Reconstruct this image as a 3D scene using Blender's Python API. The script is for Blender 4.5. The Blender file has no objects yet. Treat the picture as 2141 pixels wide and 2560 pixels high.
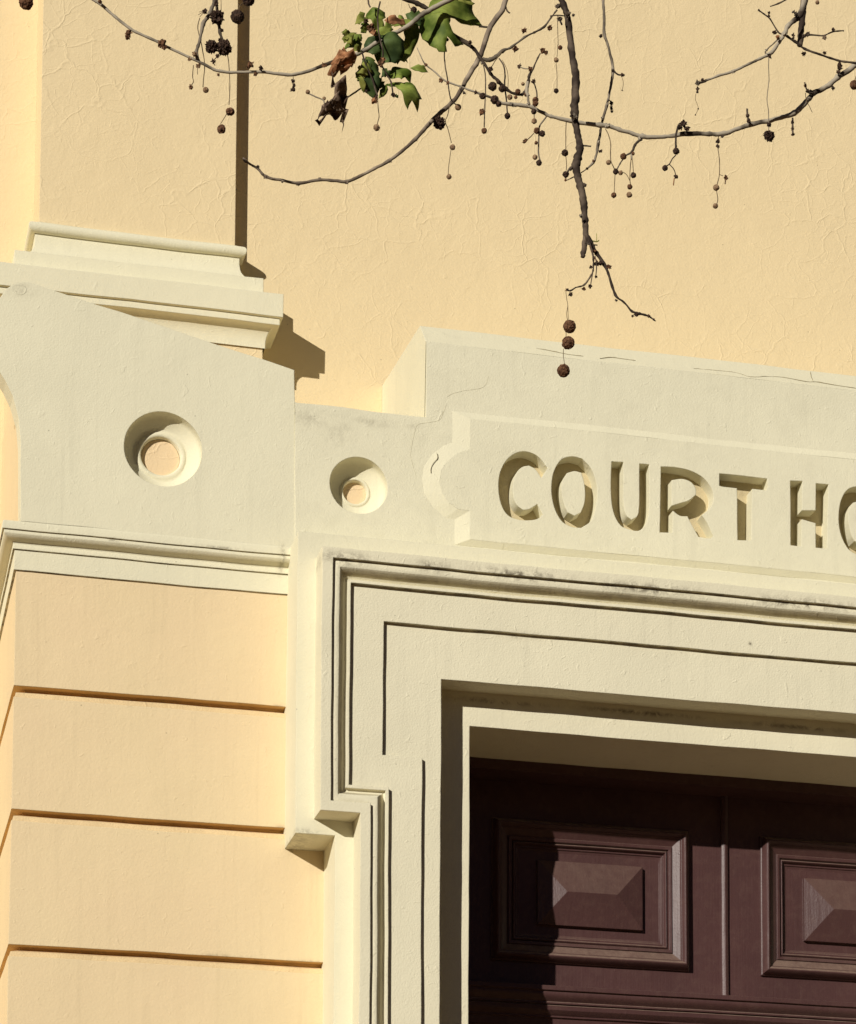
import bpy, bmesh, math, random
from mathutils import Vector, Matrix, noise
from mathutils.geometry import tessellate_polygon, delaunay_2d_cdt
random.seed(7)
sc = bpy.context.scene
# ---------------------------------------------------------------- camera
# calibrated from the vanishing points of the facade (photo 2141 x 2560)
FX, CX, CY = 7416.0, 1400.0, 3275.0
vX = Vector((28100.0, 805.0, FX)).normalized()
vY = Vector((-1980.0, 805.0, FX)).normalized()
vZ = vX.cross(vY)
if vZ.y > 0: vZ = -vZ                       # image y points down, world up is negative
vY2 = (vY - vY.dot(vX)*vX - vY.dot(vZ)*vZ).normalized()
CAM = Vector((0.0, -10.0, 1.6))
right = Vector((vX.x, vY2.x, vZ.x)); down = Vector((vX.y, vY2.y, vZ.y)); fwd = Vector((vX.z, vY2.z, vZ.z))
cam = bpy.data.cameras.new('camera'); camo = bpy.data.objects.new('camera', cam); sc.collection.objects.link(camo)
R = Matrix((right, -down, -fwd)).transposed()
camo.matrix_world = Matrix.Translation(CAM) @ R.to_4x4()
cam.sensor_fit = 'VERTICAL'; cam.sensor_height = 36; cam.sensor_width = 36
cam.lens = FX/2560*36
cam.shift_x = (1070.5-CX)/2560; cam.shift_y = (CY-1280)/2560
cam.clip_start = .1; cam.clip_end = 3000
sc.camera = camo
def W(px, py, Y):
    """point of the plane y=Y seen at photo pixel px,py -> (X,Z)"""
    d = right*(px-CX) + down*(py-CY) + fwd*FX
    t = (Y-CAM.y)/d.y
    p = CAM + d*t
    return p.x, p.z
def W3(px, py, Y):
    x, z = W(px, py, Y); return Vector((x, Y, z))
# ---------------------------------------------------------------- light
SUN = Vector((0.90, 1.0, -0.473)).normalized()
w = bpy.data.worlds.new('World'); sc.world = w; w.use_nodes = True
nt = w.node_tree; bg = nt.nodes['Background']
sky = nt.nodes.new('ShaderNodeTexSky'); sky.sky_type = 'NISHITA'; sky.sun_disc = False
sky.sun_elevation = math.asin(-SUN.z); sky.sun_rotation = math.atan2(-SUN.x, -SUN.y)
sky.air_density = .4; sky.dust_density = 1.0; sky.altitude = 3000
nt.links.new(sky.outputs[0], bg.inputs[0]); bg.inputs[1].default_value = 0.05
sl = bpy.data.lights.new('sun', 'SUN'); sl.energy = 5.0; sl.angle = math.radians(.5); sl.color = (1, .95, .86)
so = bpy.data.objects.new('sun', sl); sc.collection.objects.link(so)
so.rotation_euler = SUN.to_track_quat('-Z', 'Y').to_euler(); so.location = (-8, -12, 10)
vs = sc.view_settings; vs.view_transform = 'Standard'; vs.look = 'None'; vs.exposure = -0.26; vs.gamma = 1
# ---------------------------------------------------------------- materials
def mat(name, base, rough=.85, fine=.0, coarse=.0, crack=0.0, var=.06, bevel=.004, spec=.25, tint=None,
        dirt=0.0, dirtcol=(.05,.04,.03), dscale=6.0, fscale=160, streak=0.0, hair=0.0, stains=(), dust=0.0):
    m = bpy.data.materials.new(name); m.use_nodes = True
    t = m.node_tree; N = t.nodes; L = t.links
    b = N['Principled BSDF']; b.inputs['Roughness'].default_value = rough
    b.inputs['Specular IOR Level'].default_value = spec
    tc = N.new('ShaderNodeNewGeometry').outputs['Position']
    def ns(scale, det=4, rg=.55, vec=tc, dist=0):
        n = N.new('ShaderNodeTexNoise'); n.inputs['Scale'].default_value = scale
        n.inputs['Detail'].default_value = det; n.inputs['Roughness'].default_value = rg
        n.inputs['Distortion'].default_value = dist
        L.new(vec, n.inputs['Vector']); return n
    def ramp(src, a, c, ca, cb):
        r = N.new('ShaderNodeValToRGB'); r.color_ramp.elements[0].position = a; r.color_ramp.elements[1].position = c
        r.color_ramp.elements[0].color = (*ca, 1); r.color_ramp.elements[1].color = (*cb, 1)
        L.new(src, r.inputs[0]); return r.outputs[0]
    def mth(op, a, bb):
        x = N.new('ShaderNodeMath'); x.operation = op
        for i, v in enumerate((a, bb)):
            if isinstance(v, (int, float)): x.inputs[i].default_value = v
            else: L.new(v, x.inputs[i])
        return x.outputs[0]
    c1 = tuple(v*(1-var) for v in base); c2 = tuple(min(1, v*(1+var)) for v in base)
    col = ramp(ns(3.1, 6, .6).outputs[0], .3, .7, c1, c2)
    if tint:
        mx = N.new('ShaderNodeMixRGB'); mx.inputs[2].default_value = (*tint, 1)
        L.new(ramp(ns(1.7, 5, .6).outputs[0], .42, .72, (0,0,0), (.6,.6,.6)), mx.inputs[0]); L.new(col, mx.inputs[1]); col = mx.outputs[0]
    if streak:
        mp = N.new('ShaderNodeMapping'); mp.inputs['Scale'].default_value = (34, 34, 1.6); L.new(tc, mp.inputs[0])
        mx = N.new('ShaderNodeMixRGB'); mx.inputs[2].default_value = (*[v*.72 for v in base], 1)
        L.new(ramp(ns(1, 4, .6, mp.outputs[0]).outputs[0], .56, .78, (0,0,0), (streak,)*3), mx.inputs[0]); L.new(col, mx.inputs[1]); col = mx.outputs[0]
    # specks
    v = N.new('ShaderNodeTexVoronoi'); v.inputs['Scale'].default_value = 9; L.new(tc, v.inputs['Vector'])
    if dirt:
        mx = N.new('ShaderNodeMixRGB'); mx.inputs[2].default_value = (*dirtcol, 1)
        n1 = ns(dscale, 8, .72, tc, .6).outputs[0]
        L.new(ramp(n1, .5-.12*dirt, .74-.14*dirt, (0,0,0), (min(1, dirt),)*3), mx.inputs[0]); L.new(col, mx.inputs[1]); col = mx.outputs[0]
    sp = N.new('ShaderNodeMixRGB'); sp.inputs[2].default_value = (*[q*.4 for q in base], 1)
    L.new(ramp(v.outputs['Distance'], .016, .03, (.55,.55,.55), (0,0,0)), sp.inputs[0]); L.new(col, sp.inputs[1]); col = sp.outputs[0]
    if stains:
        nn_ = ramp(ns(26, 7, .75, tc, .5).outputs[0], .42, .60, (0,0,0), (1,1,1)); acc = None
        sx_ = N.new('ShaderNodeSeparateXYZ'); L.new(tc, sx_.inputs[0])
        for px, py, rx, ry, amt, Y in stains:
            X0, Z0 = W(px, py, Y); slope = -.012
            dx = mth('DIVIDE', mth('SUBTRACT', sx_.outputs[0], X0), rx/830)
            dz = mth('DIVIDE', mth('SUBTRACT', sx_.outputs[2], Z0), ry/830)
            d2 = mth('ADD', mth('MULTIPLY', dx, dx), mth('MULTIPLY', dz, dz))
            g_ = mth('MULTIPLY', mth('POWER', 2.718, mth('MULTIPLY', d2, -1.0)), amt)
            acc = g_ if acc is None else mth('MAXIMUM', acc, g_)
        mx = N.new('ShaderNodeMixRGB'); mx.inputs[2].default_value = (.13,.105,.07, 1)
        L.new(mth('MULTIPLY', acc, nn_), mx.inputs[0]); L.new(col, mx.inputs[1]); col = mx.outputs[0]
    if dust:
        sn = N.new('ShaderNodeSeparateXYZ'); L.new(N.new('ShaderNodeNewGeometry').outputs['Normal'], sn.inputs[0])
        mx = N.new('ShaderNodeMixRGB'); mx.inputs[2].default_value = (.30,.215,.165, 1)
        dd = mth('MULTIPLY', ramp(sn.outputs[2], .12, .75, (0,0,0), (dust,)*3), ramp(ns(30, 6, .7).outputs[0], .3, .6, (.45,)*3, (1,1,1)))
        L.new(dd, mx.inputs[0]); L.new(col, mx.inputs[1]); col = mx.outputs[0]
    L.new(col, b.inputs['Base Color'])
    h = mth('MULTIPLY', ns(fscale, 5, .6).outputs[0], fine)
    h = mth('ADD', h, mth('MULTIPLY', ns(11, 4, .6, tc, .4).outputs[0], coarse))
    # small paint blobs and trowel nibs
    bl = ramp(ns(38, 2, .4, tc, .8).outputs[0], .66, .76, (0,0,0), (1,1,1))
    h = mth('ADD', h, mth('MULTIPLY', bl, fine*.55))
    if crack:
        # crazed render: thin raised/sunk lines
        dn = ns(5.0, 3, .55); add = N.new('ShaderNodeVectorMath'); add.operation = 'MULTIPLY_ADD'
        L.new(dn.outputs['Color'], add.inputs[0]); add.inputs[1].default_value = (.17, .17, .17); L.new(tc, add.inputs[2])
        hh = None
        for scl, wd, amp in ((6.2, .028, 1.0), (12.5, .04, .55)):
            vo = N.new('ShaderNodeTexVoronoi'); vo.feature = 'DISTANCE_TO_EDGE'; vo.inputs['Scale'].default_value = scl
            L.new(add.outputs[0], vo.inputs['Vector'])
            r = ramp(vo.outputs['Distance'], 0, wd, (amp,)*3, (0,0,0))
            hh = r if hh is None else mth('ADD', hh, r)
        msk = ramp(ns(2.6, 4, .65).outputs[0], .42, .60, (.12,)*3, (1,1,1))
        h = mth('ADD', h, mth('MULTIPLY', mth('MULTIPLY', hh, msk), crack))
    if hair:
        mp = N.new('ShaderNodeMapping'); mp.inputs['Scale'].default_value = (90, 90, 5); L.new(tc, mp.inputs[0])
        h = mth('ADD', h, mth('MULTIPLY', ns(1, 5, .6, mp.outputs[0]).outputs[0], hair))
    bu = N.new('ShaderNodeBump'); bu.inputs['Distance'].default_value = 1; bu.inputs['Strength'].default_value = 1
    L.new(h, bu.inputs['Height'])
    if bevel:
        bv = N.new('ShaderNodeBevel'); bv.samples = 4; bv.inputs['Radius'].default_value = bevel
        L.new(bv.outputs[0], bu.inputs['Normal'])
    L.new(bu.outputs[0], b.inputs['Normal'])
    return m
S_FR = -.735
CREAM = (.765, .72, .53)
ORANGE = (.785, .635, .385)
M = {}
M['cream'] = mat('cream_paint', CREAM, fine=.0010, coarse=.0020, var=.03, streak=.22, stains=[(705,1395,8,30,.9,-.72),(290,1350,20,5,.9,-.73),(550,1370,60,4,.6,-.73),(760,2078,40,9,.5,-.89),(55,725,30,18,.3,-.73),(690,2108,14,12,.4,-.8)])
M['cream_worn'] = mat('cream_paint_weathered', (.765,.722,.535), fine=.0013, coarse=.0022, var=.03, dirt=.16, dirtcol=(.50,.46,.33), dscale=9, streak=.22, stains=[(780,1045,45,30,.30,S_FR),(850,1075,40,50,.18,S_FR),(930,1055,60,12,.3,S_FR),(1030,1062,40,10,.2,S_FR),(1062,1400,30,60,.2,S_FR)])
M['cream_cyma'] = mat('cream_paint_cyma', (.66,.60,.42), fine=.0016, coarse=.0022, var=.06, streak=.4, dirt=.45, dirtcol=(.24,.19,.12), dscale=10, stains=[(1080,1425,60,18,1.0,-.97),(1300,1445,110,18,1.0,-.97),(1620,1480,140,18,.9,-.97),(2010,1515,140,18,1.0,-.97)])  # darker, blotchier cream for the undercut cyma faces, with stains along the lintel
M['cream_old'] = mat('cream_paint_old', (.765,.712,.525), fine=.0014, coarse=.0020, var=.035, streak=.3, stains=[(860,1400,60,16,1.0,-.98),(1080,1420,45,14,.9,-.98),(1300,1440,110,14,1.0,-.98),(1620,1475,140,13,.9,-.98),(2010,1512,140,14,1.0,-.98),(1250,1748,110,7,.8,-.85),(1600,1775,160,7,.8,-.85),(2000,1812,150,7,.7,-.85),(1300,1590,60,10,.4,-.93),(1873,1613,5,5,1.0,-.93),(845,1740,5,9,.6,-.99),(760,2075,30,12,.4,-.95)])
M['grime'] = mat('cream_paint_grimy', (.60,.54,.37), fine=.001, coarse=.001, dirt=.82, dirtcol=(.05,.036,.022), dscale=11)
M['orange'] = mat('apricot_render', ORANGE, fine=.0010, coarse=.0030, crack=.0009, var=.02, fscale=110)
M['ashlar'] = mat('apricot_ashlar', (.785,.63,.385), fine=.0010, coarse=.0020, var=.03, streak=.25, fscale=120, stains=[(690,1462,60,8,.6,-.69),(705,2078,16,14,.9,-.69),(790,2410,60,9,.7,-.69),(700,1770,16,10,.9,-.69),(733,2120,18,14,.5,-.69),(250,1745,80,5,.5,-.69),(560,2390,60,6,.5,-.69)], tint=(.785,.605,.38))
M['ashlar_rough'] = mat('apricot_ashlar_joint', (.78,.59,.33), fine=.002, coarse=.004, var=.08, dirt=.18, dirtcol=(.30,.19,.08), dscale=14, hair=.0)
M['recess'] = mat('cream_paint_recess_shade', (.58,.49,.30), fine=.0016, coarse=.0025, var=.08, dirt=.3, dirtcol=(.22,.16,.08), dscale=18)  # letter floors: depth shading put into a darker paint, with some dirt
M['joint_bounce'] = mat('apricot_joint_bounce', (.70,.45,.18), fine=.001, coarse=.002, var=.1, dirt=.25, dirtcol=(.2,.1,.04), dscale=20)  # joint soffits: warm interreflected light put into their golden colour
M['disc'] = mat('apricot_disc', (.79,.61,.38), fine=.0012, coarse=.0022, crack=.0012, var=.03)
M['wood'] = mat('brown_gloss_paint', (.074,.033,.031), rough=.44, fine=.0005, coarse=.0010, var=.12, spec=.4, bevel=.003, hair=.0009, streak=.3, dirt=.22, dirtcol=(.15,.09,.07), dscale=26, dust=.75)
M['paving'] = mat('paving', (.15,.085,.034), fine=.002, coarse=.004, bevel=0)
M['crackline'] = mat('crack_dark', (.36,.31,.20), bevel=0)
def flat(name, base, rough=.8, var=.25, scale=60, bump=.001, trans=0, spec=.2, second=None, lo=.4, hi=.65):
    m = bpy.data.materials.new(name); m.use_nodes = True; t = m.node_tree; N = t.nodes; L = t.links
    b = N['Principled BSDF']; b.inputs['Roughness'].default_value = rough; b.inputs['Specular IOR Level'].default_value = spec
    tc = N.new('ShaderNodeNewGeometry').outputs['Position']
    n = N.new('ShaderNodeTexNoise'); n.inputs['Scale'].default_value = scale; n.inputs['Detail'].default_value = 5; L.new(tc, n.inputs['Vector'])
    r = N.new('ShaderNodeValToRGB'); e = r.color_ramp.elements
    e[0].position = lo; e[1].position = hi
    e[0].color = (*[v*(1-var) for v in base], 1); e[1].color = (*(second or [v*(1+var) for v in base]), 1)
    L.new(n.outputs[0], r.inputs[0]); L.new(r.outputs[0], b.inputs['Base Color'])
    bu = N.new('ShaderNodeBump'); bu.inputs['Distance'].default_value = bump; L.new(n.outputs[0], bu.inputs['Height']); L.new(bu.outputs[0], b.inputs['Normal'])
    if trans:
        tr = N.new('ShaderNodeBsdfTranslucent'); L.new(r.outputs[0], tr.inputs[0]); mx = N.new('ShaderNodeMixShader'); mx.inputs[0].default_value = trans
        L.new(b.outputs[0], mx.inputs[1]); L.new(tr.outputs[0], mx.inputs[2]); L.new(mx.outputs[0], N['Material Output'].inputs[0])
    return m
M['bark_dark'] = flat('bark_dark', (.05,.034,.024), second=(.16,.12,.085), scale=35, lo=.45, hi=.7, bump=.004)
M['bark_mid'] = flat('bark_grey', (.09,.068,.048), second=(.30,.25,.185), scale=18, lo=.38, hi=.62, bump=.004)
M['bark_pale_dapple'] = flat('bark_pale_dapple', (.075,.055,.038), second=(.40,.345,.26), scale=13, lo=.40, hi=.50, bump=.004)  # dark bands carry dappled crown shade in the colour, mixed with bark patches
M['ball'] = flat('seed_brown', (.10,.045,.022), second=(.20,.10,.05), scale=220)
M['ball_pale'] = flat('seed_tan', (.24,.14,.075), second=(.36,.24,.14), scale=220)
M['ball_dark'] = flat('seed_dark', (.035,.020,.014), second=(.08,.045,.028), scale=220)
M['stalk'] = flat('stalk', (.13,.085,.045), second=(.22,.16,.09), scale=80)
M['leaf'] = flat('leaf_green', (.13,.20,.025), second=(.36,.43,.09), scale=28, trans=.30, rough=.6, spec=.2)
M['leaf_dark'] = flat('leaf_dark', (.04,.07,.02), second=(.10,.145,.04), scale=30, trans=.12, rough=.6, spec=.2)
M['leaf_young'] = flat('leaf_young', (.20,.24,.04), second=(.42,.42,.10), scale=50, trans=.3)
M['leaf_dry'] = flat('leaf_dry', (.30,.13,.055), second=(.55,.27,.13), scale=60, trans=.2)
M['leaf_dead'] = flat('leaf_dead', (.10,.06,.04), second=(.28,.20,.14), scale=55, trans=.05)
# ---------------------------------------------------------------- helpers
COL = sc.collection
def thing(name, label, cat, loc=(0,0,0), group=None, kind=None):
    o = bpy.data.objects.new(name, None); COL.objects.link(o); o.location = loc; o.empty_display_size = .1
    o['label'] = label; o['category'] = cat
    if group: o['group'] = group
    return o
def base_of(p):
    v = Vector((0,0,0))
    while p is not None: v = v + Vector(p.location); p = p.parent
    return v
def wnoise(v):
    s_ = math.sin
    a = s_(v.x*9.1+v.z*5.3+v.y*3.0)+s_(v.x*23.7-v.z*17.9+1.3)*.5+s_(v.z*41+v.x*33+v.y*20)*.28
    b = s_(v.z*8.3-v.x*6.1+2.1)+s_(v.z*21.3+v.x*19.7+.4)*.5+s_(v.z*47-v.x*29+v.y*25)*.28
    c = s_(v.x*7.7+v.z*9.4+.7)+s_(v.x*18.1-v.z*25.3+2.9)*.5+s_(v.x*39+v.z*43)*.28
    return Vector((a, c*.7, b))*.62
def mk(name, verts, faces, m, parent=None, wob=0.0, wy=1.0, smooth=False, mats=None, fm=None, label=None, auto=None):
    b = base_of(parent) if parent else Vector((0,0,0))
    vv = []
    for v in verts:
        v = Vector(v)
        if wob:
            q = wnoise(v)*wob; q.y *= wy; v = v + q
        vv.append(v-b)
    me = bpy.data.meshes.new(name); me.from_pydata([tuple(v) for v in vv], [], faces)
    if mats:
        for q in mats: me.materials.append(q)
        for p_, i in zip(me.polygons, fm): p_.material_index = i
    else: me.materials.append(m)
    bm = bmesh.new(); bm.from_mesh(me); bmesh.ops.recalc_face_normals(bm, faces=bm.faces); bm.to_mesh(me); bm.free()
    if smooth:
        for p_ in me.polygons: p_.use_smooth = True
        if auto:
            me.set_sharp_from_angle(angle=math.radians(auto))
    o = bpy.data.objects.new(name, me); COL.objects.link(o)
    if parent: o.parent = parent
    if label: o['label'] = label
    return o
def dens(poly, step=.03):
    out = []
    n = len(poly)
    for i in range(n):
        a = Vector(poly[i]); c = Vector(poly[(i+1) % n]); k = max(1, int((c-a).length/step))
        for j in range(k): out.append(tuple(a+(c-a)*j/k))
    return out
def smoothp(poly, sub=4, closed=True):
    out = []; n = len(poly)
    for i in range(n if closed else n-1):
        p = [Vector(poly[(i+k-1) % n] if closed else poly[min(max(i+k-1, 0), n-1)]) for k in range(4)]
        for j in range(sub):
            t = j/sub
            out.append(tuple(.5*((2*p[1])+(p[2]-p[0])*t+(2*p[0]-5*p[1]+4*p[2]-p[3])*t*t+(3*p[1]-p[0]-3*p[2]+p[3])*t**3)))
    if not closed: out.append(tuple(poly[-1]))
    return out
def plate(name, outer, holes, Y0, Y1, m, parent, wob=.0010, step=.03, back=False, label=None, mside=None):
    """front face at Y0 with holes, walls back to Y1. polygons are (x,z) lists"""
    loops = [dens(outer, step)]+[dens(h, min(step, .012)) for h in holes]
    V = []; F = []; fm = []
    flatl = [Vector((x, z)) for lp in loops for x, z in lp]
    n = len(flatl); E = []; o = 0
    for lp in loops:
        k = len(lp); E += [(o+i, o+(i+1) % k) for i in range(k)]; o += k
    cv, ce, cf, ov, oe, of = delaunay_2d_cdt(flatl, E, [], 0, 1e-6)
    mp = {}; ex = []
    for i, src in enumerate(ov):
        if src: mp[i] = src[0]
        else: mp[i] = 2*n+len(ex); ex.append(cv[i])
    def inside(p, lp):
        c_ = False; k = len(lp)
        for i in range(k):
            (x0, y0), (x1, y1) = lp[i], lp[i-1]
            if (y0 > p[1]) != (y1 > p[1]) and p[0] < (x1-x0)*(p[1]-y0)/(y1-y0)+x0: c_ = not c_
        return c_
    tris = []
    for f in cf:
        cc = sum((cv[i] for i in f), Vector((0, 0)))/len(f)
        if inside(cc, loops[0]) and not any(inside(cc, lp) for lp in loops[1:]): tris.append(tuple(mp[i] for i in f))
    for p in flatl: V.append((p.x, Y0, p.y))
    for t_ in tris:
        if len(set(t_)) > 2: F.append(t_); fm.append(0)
    for p in flatl: V.append((p.x, Y1, p.y))
    for p in ex: V.append((p.x, Y0, p.y))
    o = 0
    for lp in loops:
        k = len(lp)
        for i in range(k): F.append((o+i, o+(i+1) % k, n+o+(i+1) % k, n+o+i)); fm.append(1 if mside else 0)
        o += k
    if back:
        pass
    return mk(name, V, F, m, parent, wob, 0.0, mats=[m, mside] if mside else None, fm=fm, label=label)
def sweep(name, path, prof, nrm, m, parent, wob=.0012, step=.04, mats=None, pm=None, cap=True, label=None, smooth=False):
    """path: list of (point, offset_dir) where prof (a,b) -> point + a*offset_dir + b*nrm"""
    V = []; F = []; fm = []; k = len(prof); rows = []
    pts = []
    for i in range(len(path)-1):
        (p0, d0), (p1, d1) = path[i], path[i+1]
        s = max(1, int((Vector(p1)-Vector(p0)).length/step))
        for j in range(s):
            t = j/s; pts.append((Vector(p0).lerp(Vector(p1), t), Vector(d0).lerp(Vector(d1), t)))
    pts.append((Vector(path[-1][0]), Vector(path[-1][1])))
    for p, d in pts:
        for a, b in prof: V.append(tuple(p+d*a+Vector(nrm)*b))
    for i in range(len(pts)-1):
        for j in range(k-1):
            F.append((i*k+j, i*k+j+1, (i+1)*k+j+1, (i+1)*k+j)); fm.append(pm[j] if pm else 0)
    return mk(name, V, F, m, parent, wob, mats=mats, fm=fm, label=label, smooth=smooth, auto=25)
def ring(name, XL, XR, Yf, Yb, prof, m, parent, mats=None, pm=None, wob=.0012, step=.05, rightside=True, label=None, smooth=True):
    """prof (p, z): wraps left side, front, right side; p = projection beyond the rectangle"""
    k = len(prof); cols = []
    def seg(a, b, n): return [a+(b-a)*i/n for i in range(n)]
    nS = max(1, int(abs(Yb-Yf)/step)); nF = max(1, int((XR-XL)/step))
    V = []; F = []; fm = []; 
    prm = [('L', t) for t in seg(0, 1, nS)]+[('F', t) for t in seg(0, 1, nF)]
    prm += [('R', t) for t in seg(0, 1, nS)]+[('R', 1.0)] if rightside else [('F', 1.0)]
    for s, t in prm:
        for p, z in prof:
            if s == 'L': q = (XL-p, Yb+(Yf-p-Yb)*t, z)
            elif s == 'F': q = (XL-p+(XR-XL+(2*p if rightside else p))*t, Yf-p, z)
            else: q = (XR+p, Yf-p+(Yb-Yf+p)*t, z)
            V.append(q)
    for i in range(len(prm)-1):
        for j in range(k-1):
            F.append((i*k+j, i*k+j+1, (i+1)*k+j+1, (i+1)*k+j)); fm.append(pm[j] if pm else 0)
    return mk(name, V, F, m, parent, wob, mats=mats, fm=fm, smooth=smooth, auto=25, label=label)
def box(name, x0, x1, y0, y1, z0, z1, m, parent, wob=0, label=None, step=.08):
    bm = bmesh.new(); bmesh.ops.create_cube(bm, size=1)
    for v in bm.verts: v.co = Vector((x0+(v.co.x+.5)*(x1-x0), y0+(v.co.y+.5)*(y1-y0), z0+(v.co.z+.5)*(z1-z0)))
    bm.verts.index_update()
    V = [tuple(v.co) for v in bm.verts]; F = [tuple(v.index for v in f.verts) for f in bm.faces]; bm.free()
    return mk(name, V, F, m, parent, wob, label=label)
# ---------------------------------------------------------------- planes (metres, minus = towards the street)
WALL = 0.0; SH = -.057; S = -.730; ASH = -.685; FP = -.885; G = -.995; B1 = -.945; B2 = -.930
RING = -.823; WOODF = -.490; DOOR = -.365; PQ = S-.013
X_axis = W(1811, 2300, DOOR)[0]
def mir(x): return 2*X_axis-x
XR_END = mir(W(52, 1200, S)[0])
# ---------------------------------------------------------------- ground
gr = mk('pavement', [(-60,-40,0),(60,-40,0),(60,6,0),(-60,6,0)], [(0,1,2,3)], M['paving']); gr['kind'] = 'structure'
gr = mk('ground', [(-1500,-1500,-.12),(1500,-1500,-.12),(1500,1500,-.12),(-1500,1500,-.12)], [(0,1,2,3)], M['paving']); gr['kind'] = 'structure'
V = []; F = []; n = 72  # unseen ring of dark hills, added to cut the low sky fill
for i in range(n+1):
    a = math.radians(-185+190*i/n); k = 1+.10*math.sin(i*.7)+.06*math.sin(i*1.9)
    for d, h in ((60, -.1), (85, 13*k), (110, 27*k), (150, 38*k), (240, 30)): V.append((d*math.cos(a), -4+d*math.sin(a), h))
for i in range(n):
    for j in range(4): F.append((i*5+j, i*5+j+1, (i+1)*5+j+1, (i+1)*5+j))
M['sky_block'] = flat('sky_block_scrub', (.035,.04,.02), scale=.3)
hl_ = mk('sky_block_hills', V, F, M['sky_block']); hl_['kind'] = 'structure'
# ---------------------------------------------------------------- court house
CH = thing('court_house', 'apricot and cream rendered court house with carved sign above its brown door', 'building', (X_axis, 0, 0))
# main wall, cut in two at the pilaster: the bay on its left lies deeper
xs0 = W(98, 560, SH)[0]; xs1 = W(588, 615, SH)[0]
ped_z = W(588, 613, SH)[1]
def wallgrid(name, x0, x1, z0, z1, Y, m):
    box(name, x0, x1, Y, Y+.3, z0, z1, m, CH)
wallgrid('wall', xs1-.02, XR_END+3, 0.0, 11.0, WALL, M['orange'])
wallgrid('wall', -4.0, xs1-.02, 0.0, 11.0, .165, M['orange'])
# pilaster shaft
box('pilaster', xs0, xs1, SH, .164, ped_z-.02, 10.9, M['orange'], CH, wob=.0)
# pedestal of the pilaster
def zr(x, y, p): return W(x, y, SH-p)[1]
def pr(x, y):            # projection beyond the shaft from the right-hand silhouette
    lo, hi = -.05, .4
    for _ in range(40):
        mdl = (lo+hi)/2
        if W(x, y, SH-mdl)[0] - (xs1+mdl) > 0: lo = mdl
        else: hi = mdl
    return lo
PF = []
def add(x, y, p=None):
    p = pr(x, y) if p is None else p
    PF.append((p, zr(x, y, p)))
add(588, 614, .0)
tor = pr(618, 630)
zt, zb_ = zr(604, 617, tor*.6), zr(610, 642, tor*.7); zc = (zt+zb_)/2; rr = (zt-zb_)/2
for a in range(80, -95, -16): PF.append((tor-rr+rr*math.cos(math.radians(a)), zc+rr*math.sin(math.radians(a))))
pf = pr(604, 650)
pf -= .006
PF.append((pf, zr(604, 645, pf))); PF.append((pf, zr(604, 662, pf)))
pc0 = pr(600, 668); pc1 = pr(659, 700)
z0_, z1_ = zr(600, 666, pc0), zr(659, 697, pc1)
for t in range(1, 9):
    a = math.radians(90*t/8); PF.append((pc0+(pc1-pc0)*(1-math.cos(a)), z0_+(z1_-z0_)*math.sin(a)))
PF.append((pc1, zr(659, 731, pc1)))
p2 = pr(709, 760)
PF += [(p2, zr(709, 736, p2)), (p2, zr(709, 792, p2)), (p2-.012, zr(709, 794, p2))]
p3 = pr(700, 805)
PF += [(p3, zr(700, 797, p3)), (p3, zr(700, 812, p3))]
p4 = pr(663, 866)
za, zb2 = zr(700, 812, p3)-.002, zr(665, 862, p4)
for t in range(0, 8):
    a = math.radians(90*t/7); PF.append((p4+(p3-.012-p4)*(1-math.sin(a)), za+(zb2-za)*(1-math.cos(a))))
PF += [(p4, zr(664, 871, p4))]
pd = pr(657, 880)
for i in range(1, len(PF)):                       # keep heights descending
    if PF[i][1] > PF[i-1][1]-.0004: PF[i] = (PF[i][0], PF[i-1][1]-.0004)
ring('pedestal_moulding', xs0, xs1, SH, .164, PF, M['cream'], CH, wob=.0016, label=None)
box('pedestal_die', xs0-pd, xs1+pd, SH-pd, .163, 0.2, PF[-1][1]+.004, M['orange'], CH)
# ---------------------------------------------------------------- scroll buttress
xc0, xc1 = W(52, 1200, S)[0], W(712, 1500, ASH)[0]
sb = [(737,926),(738,1000),(739,1376),(715,1378),(600,1365),(400,1339),(200,1317),(52,1303),(52,1200),(51,1100),(46,1043),(32,990),(14,953),(0,932),(-40,900),
      (-90,884),(-110,872),(-80,838),(-40,790),(-12,760),(0,745),(17,722),(34,712),(52,707),(72,707),(94,713),(116,721),(154,733),(219,755),(300,780),(519,853),(659,899)]
def Sx(l, Y=S): return [W(x, y, Y) for x, y in l]
def circ(cx, cy, r, Y, n=64):
    x0, z0 = W(cx, cy, Y); return [(x0+r*math.cos(2*math.pi*i/n), z0+r*math.sin(2*math.pi*i/n)) for i in range(n)], x0, z0
R1 = 105/ (7718/9.27); R2 = 81/(7718/9.27)
c1, c1x, c1z = circ(409, 1123, R1, S); c2, c2x, c2z = circ(897.5, 1213, R2, S-.002)
plate('scroll_buttress', Sx(sb), [c1], S, S+.10, M['cream'], CH, wob=.0018)
box('pier_body', xc0+.001, W(739, 1200, S)[0]-.004, S+.099, .164, W(52, 1310, S)[1], W(300, 860, S)[1], M['ashlar'], CH)
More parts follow.
